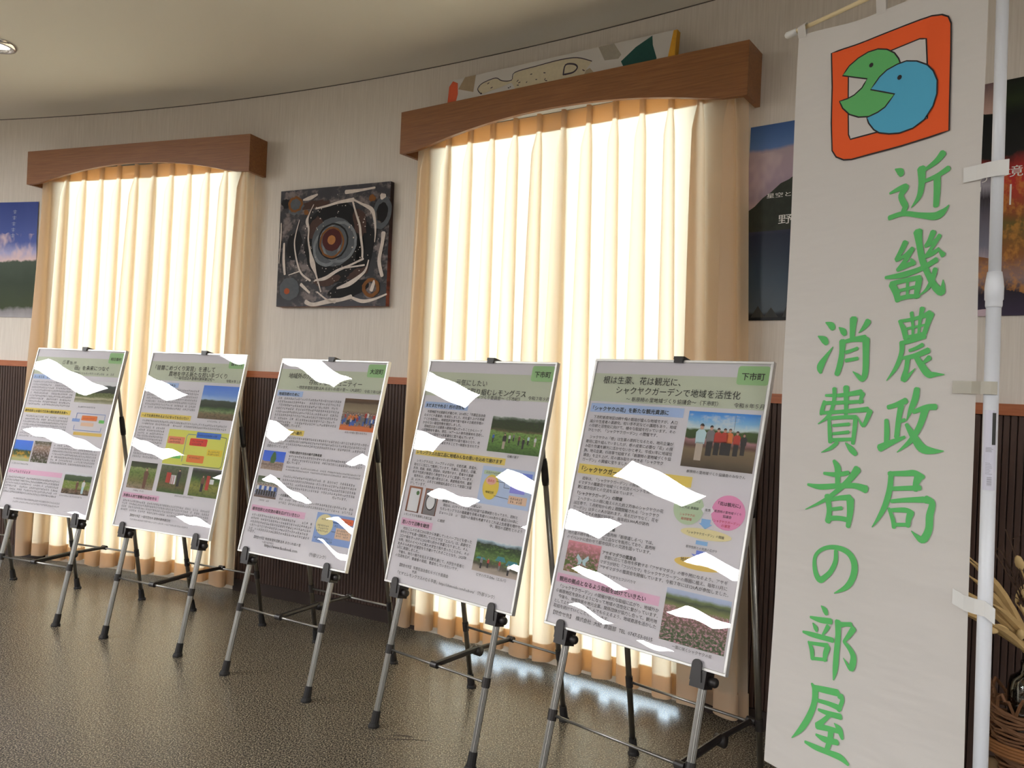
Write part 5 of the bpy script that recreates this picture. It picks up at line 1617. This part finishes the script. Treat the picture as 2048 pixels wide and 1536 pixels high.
for k in range(12):
    z = 1.110 - 0.0014 * k + 0.004
    q = sticker(-0.25, 0.35, z, z + (0.0005 if k % 3 else 0.0010), 0.0138)
    m.add(q.v, q.f)
obj('sticker_print', m, LINE['grey'], stk)
# tabs holding the cloth to the pole
def strap(z, dz_l, dz_r, h, s_in, over, name, mat):
    """flat loop: from the cloth (s_in mm) round the pole and a little past it"""
    t = (2.145 - z) * 1000
    p0 = ban(s_in, t + dz_l * 1000, 0.004)
    p1 = polep(z) + B_N * 0.0165
    p2 = polep(z - dz_r) + B_A * over + B_N * 0.010
    pts = []
    P = [p0, ban(452, t, 0.005), p1 - B_A * 0.012, p1 + B_A * 0.008, p2]
    vs, fs = [], []
    for p in P:
        vs += [binv @ (p + Vector((0, 0, h / 2))), binv @ (p - Vector((0, 0, h / 2))), binv @ (p - B_N * 0.0012 - Vector((0, 0, h / 2))), binv @ (p - B_N * 0.0012 + Vector((0, 0, h / 2)))]
    for i in range(len(P) - 1):
        for k in range(4):
            k2 = (k + 1) % 4
            fs.append((4 * i + k, 4 * i + 4 + k, 4 * i + 4 + k2, 4 * i + k2))
    e = 4 * (len(P) - 1)
    fs += [(0, 1, 2, 3), (e + 3, e + 2, e + 1, e)]
    obj(name, MB().add(vs, fs), mat, bn)
strap(1.715, 0.0, 0.0, 0.030, 425, 0.026, 'fastening_tab', 'tab_white')
strap(0.862, -0.008, 0.012, 0.030, 430, 0.024, 'fastening_tab', 'tab_white')
strap(1.288, 0.0, 0.0, 0.025, 415, 0.016, 'adhesive_tape', flat('pale_tape', S(176, 172, 158), 0.35))

# ================================================================== DRIED FLOWERS AT THE RIGHT EDGE
AX, AY = 1.372, 2.06
bt = thing('vine_basket', 'brown woven vine basket on driftwood legs at the right edge', 'basket', Matrix.Translation((AX, AY, 0)))
vine = flat('vine_brown', S(116, 78, 48), 0.7, var=0.35, vscale=30)
drift = flat('driftwood_tan', S(124, 100, 70), 0.8, var=0.25, vscale=18)
rn = random.Random(21)
m = MB()
for k in range(26):
    z = 0.325 + 0.0065 * k
    r = 0.075 + 0.028 * (k / 25.0) ** 0.7
    m.tube([(r * cos(a) + rn.uniform(-.003, .003), r * sin(a) + rn.uniform(-.003, .003), z + rn.uniform(-.004, .004) + 0.006 * sin(3 * a + k)) for a in [2 * pi * q / 20 for q in range(21)]], 0.0038, 5)
obj('woven_body', m, vine, bt)
m = MB()
for k in range(4):
    z = 0.375 + 0.008 * k
    m.tube([(0.107 * cos(a), 0.107 * sin(a), z + 0.004 * sin(2 * a)) for a in [2 * pi * q / 24 for q in range(25)]], 0.0045, 6)
obj('twine_band', m, flat('twine', S(140, 92, 50), 0.75, var=0.3, vscale=40), bt)
m = MB()
for k in range(12):
    a = 2 * pi * k / 12 + rn.uniform(-.1, .1)
    da = rn.uniform(0.3, 0.6)
    pts = []
    for q in range(9):
        f = q / 8
        aa = a + da * f
        r = 0.098 + 0.016 * sin(pi * f)
        pts.append((r * cos(aa), r * sin(aa), 0.475 + 0.05 * sin(pi * f) * rn.uniform(0.8, 1.2)))
    m.tube(pts, 0.0042, 6)
obj('rim_loops', m, vine, bt)
obj('basket_floor', MB().lathe([(0.001, 0.322), (0.076, 0.322), (0.076, 0.33), (0.001, 0.33)], 20), vine, bt)
for k in range(3):
    a = radians(160 + 120 * k)
    m = MB().tube([(0.085 * cos(a), 0.085 * sin(a), 0.34), (0.10 * cos(a), 0.10 * sin(a), 0.20), (0.125 * cos(a) + 0.006, 0.125 * sin(a), 0.09), (0.135 * cos(a), 0.135 * sin(a), 0.0)], [0.016, 0.019, 0.017, 0.015], 9)
    obj('driftwood_leg', m, drift, bt, True)
vz = tag(obj('glass_bottle', MB().lathe([(0.001, 0.332), (0.050, 0.332), (0.056, 0.345), (0.060, 0.44), (0.063, 0.53), (0.058, 0.556), (0.040, 0.570), (0.036, 0.580), (0.037, 0.600), (0.034, 0.600), (0.033, 0.578), (0.055, 0.552), (0.059, 0.53), (0.056, 0.44), (0.052, 0.349), (0.001, 0.340)], 28, (AX, AY, 0)), 'vase', None, True), 'clear glass bottle standing in the vine basket', 'bottle')
straw = flat('dried_straw', S(186, 156, 104), 0.8, var=0.3, vscale=30)
husk = flat('dried_husk', S(214, 186, 132), 0.75, var=0.2, vscale=25)
darkg = flat('dark_dried_grass', S(74, 54, 40), 0.85, var=0.3, vscale=30)
# husk stalks: tip offsets from the bottle mouth (x, y, z)
def bez(p, q, r, n=9):
    return [p.lerp(q, i / n).lerp(q.lerp(r, i / n), i / n) for i in range(n + 1)]
mouth = Vector((AX, AY, 0.600))
inside = Vector((AX, AY, 0.36))
STALKS = [(-0.045, 0.01, 0.235, 4), (-0.005, -0.03, 0.19, 4), (-0.115, -0.02, 0.085, 3), (-0.03, 0.05, 0.14, 3)]
for k, (dx, dy, dz, n_) in enumerate(STALKS):
    root = thing('dried_pod_stalk', ['dried stalk with pale pods rising highest from the glass bottle', 'dried stalk with pale pods leaning against the right edge of the picture', 'dried stalk with a pale pod drooping left toward the banner pole', 'dried stalk with pale pods at the back of the glass bottle'][k], 'dried flower', Matrix.Translation(inside), 'dried stalks in the bottle')
    iv = root.matrix_world.inverted()
    off = Vector((0.012 * cos(k * 1.6), 0.012 * sin(k * 1.6), 0))
    tipp = mouth + Vector((dx, dy, dz))
    path = [inside + off * 0.6, mouth + off] + bez(mouth + off, mouth + Vector((dx * 0.3, dy * 0.3, dz * 0.6 + 0.02)), tipp)[1:]
    obj('stem', MB().tube([iv @ p for p in path], [0.003] * 2 + [0.003 - 0.001 * i / 9 for i in range(len(path) - 2)], 6), straw, root, True)
    for j in range(n_):
        f = 1 - 0.20 * j
        base = path[-1 - j * 2] if j * 2 + 1 < len(path) else path[2]
        d = Vector((rn.uniform(-0.6, 0.5) + dx * 3, rn.uniform(-0.4, 0.2), rn.uniform(0.5, 1.0) if k != 2 else rn.uniform(-0.1, 0.3))).normalized()
        L = rn.uniform(0.05, 0.065)
        r = rn.uniform(0.0085, 0.0105)
        obj('pod', MB().tube([iv @ (base + d * (L * t)) for t in (0, 0.12, 0.35, 0.6, 0.82, 0.95, 1.0)], [0.002, r * 0.6, r, r * 1.05, r * 0.8, r * 0.4, 0.001], 9), husk, root, True)
GR = [(-0.205, -0.03, 0.27), (-0.19, 0.0, 0.22), (-0.225, -0.01, 0.19), (-0.17, 0.03, 0.25), (-0.15, -0.04, 0.16), (-0.13, 0.02, 0.30), (-0.09, 0.03, 0.28), (-0.24, -0.02, 0.14), (-0.06, 0.06, 0.33), (-0.18, -0.05, 0.12)]
for k, (dx, dy, dz) in enumerate(GR):
    light = k not in (5, 6, 8)
    root = thing('dried_grass', 'dried straw coloured blade fanning left behind the banner pole' if light else 'dark dried grass plume fanning up from the glass bottle', 'dried grass', Matrix.Translation(inside), 'straw coloured dried blades' if light else 'dark dried plumes')
    iv = root.matrix_world.inverted()
    off = Vector((0.015 * cos(k * 0.9 + 2), 0.015 * sin(k * 0.9 + 2), 0))
    tipp = mouth + Vector((dx, dy, dz))
    path = [inside + off * 0.5, mouth + off] + bez(mouth + off, mouth + Vector((dx * 0.35, dy * 0.4, dz * 0.65)), tipp)[1:]
    obj('stem', MB().tube([iv @ p for p in path], 0.0022, 5), straw if light else darkg, root, True)
    if light:
        # flat folded leaf along the upper half
        vs, fs = [], []
        seg = path[3:]
        for i, p in enumerate(seg):
            w = 0.011 * math.sin(pi * (0.12 + 0.86 * i / (len(seg) - 1)))
            side_ = Vector((0.45, -0.5, 0.7)).normalized()
            vs += [iv @ (p + side_ * w), iv @ (p + Vector((0, -0.004, -0.002))), iv @ (p - side_ * w)]
        for i in range(len(seg) - 1):
            fs += [(3 * i, 3 * i + 1, 3 * i + 4, 3 * i + 3), (3 * i + 1, 3 * i + 2, 3 * i + 5, 3 * i + 4)]
        obj('blade', MB().add(vs, fs), straw, root)
    else:
        m = MB()
        for q in range(26):
            f = rn.uniform(0.35, 1.0)
            i = int(2 + f * (len(path) - 3))
            p = path[min(i, len(path) - 1)]
            d = Vector((rn.uniform(-.6, .4), rn.uniform(-.5, .4), rn.uniform(0.3, 1.0))).normalized()
            m.tube([iv @ p, iv @ (p + d * rn.uniform(0.02, 0.05))], [0.0012, 0.0004], 3)
        obj('plume', m, darkg, root)

# scuff mark on the floor in front of the easels
m = MB()
for (x0, y0, x1, y1, w) in ((-450, 2800, -228, 2806, 7), (-365, 2835, -290, 2828, 9)):
    rows = stroke_outline([(x0, y0, w * 0.3), ((x0 + x1) / 2, (y0 + y1) / 2 + 4, w), (x1, y1, w * 0.2)], 5)
    vs = []
    for l, r in rows:
        vs += [(l[0] / 1000, l[1] / 1000, 0.0006), (r[0] / 1000, r[1] / 1000, 0.0006)]
    m.add(vs, [(2 * i + 1, 2 * i, 2 * i + 2, 2 * i + 3) for i in range(len(rows) - 1)])
sc = obj('scuff_mark', m, flat('scuff_brown', S(58, 46, 40), 0.7), bpy.data.objects['floor'])
if _to.name in COL.objects:
    COL.objects.unlink(_to)
bpy.data.objects.remove(_to)
bpy.data.curves.remove(_tc)
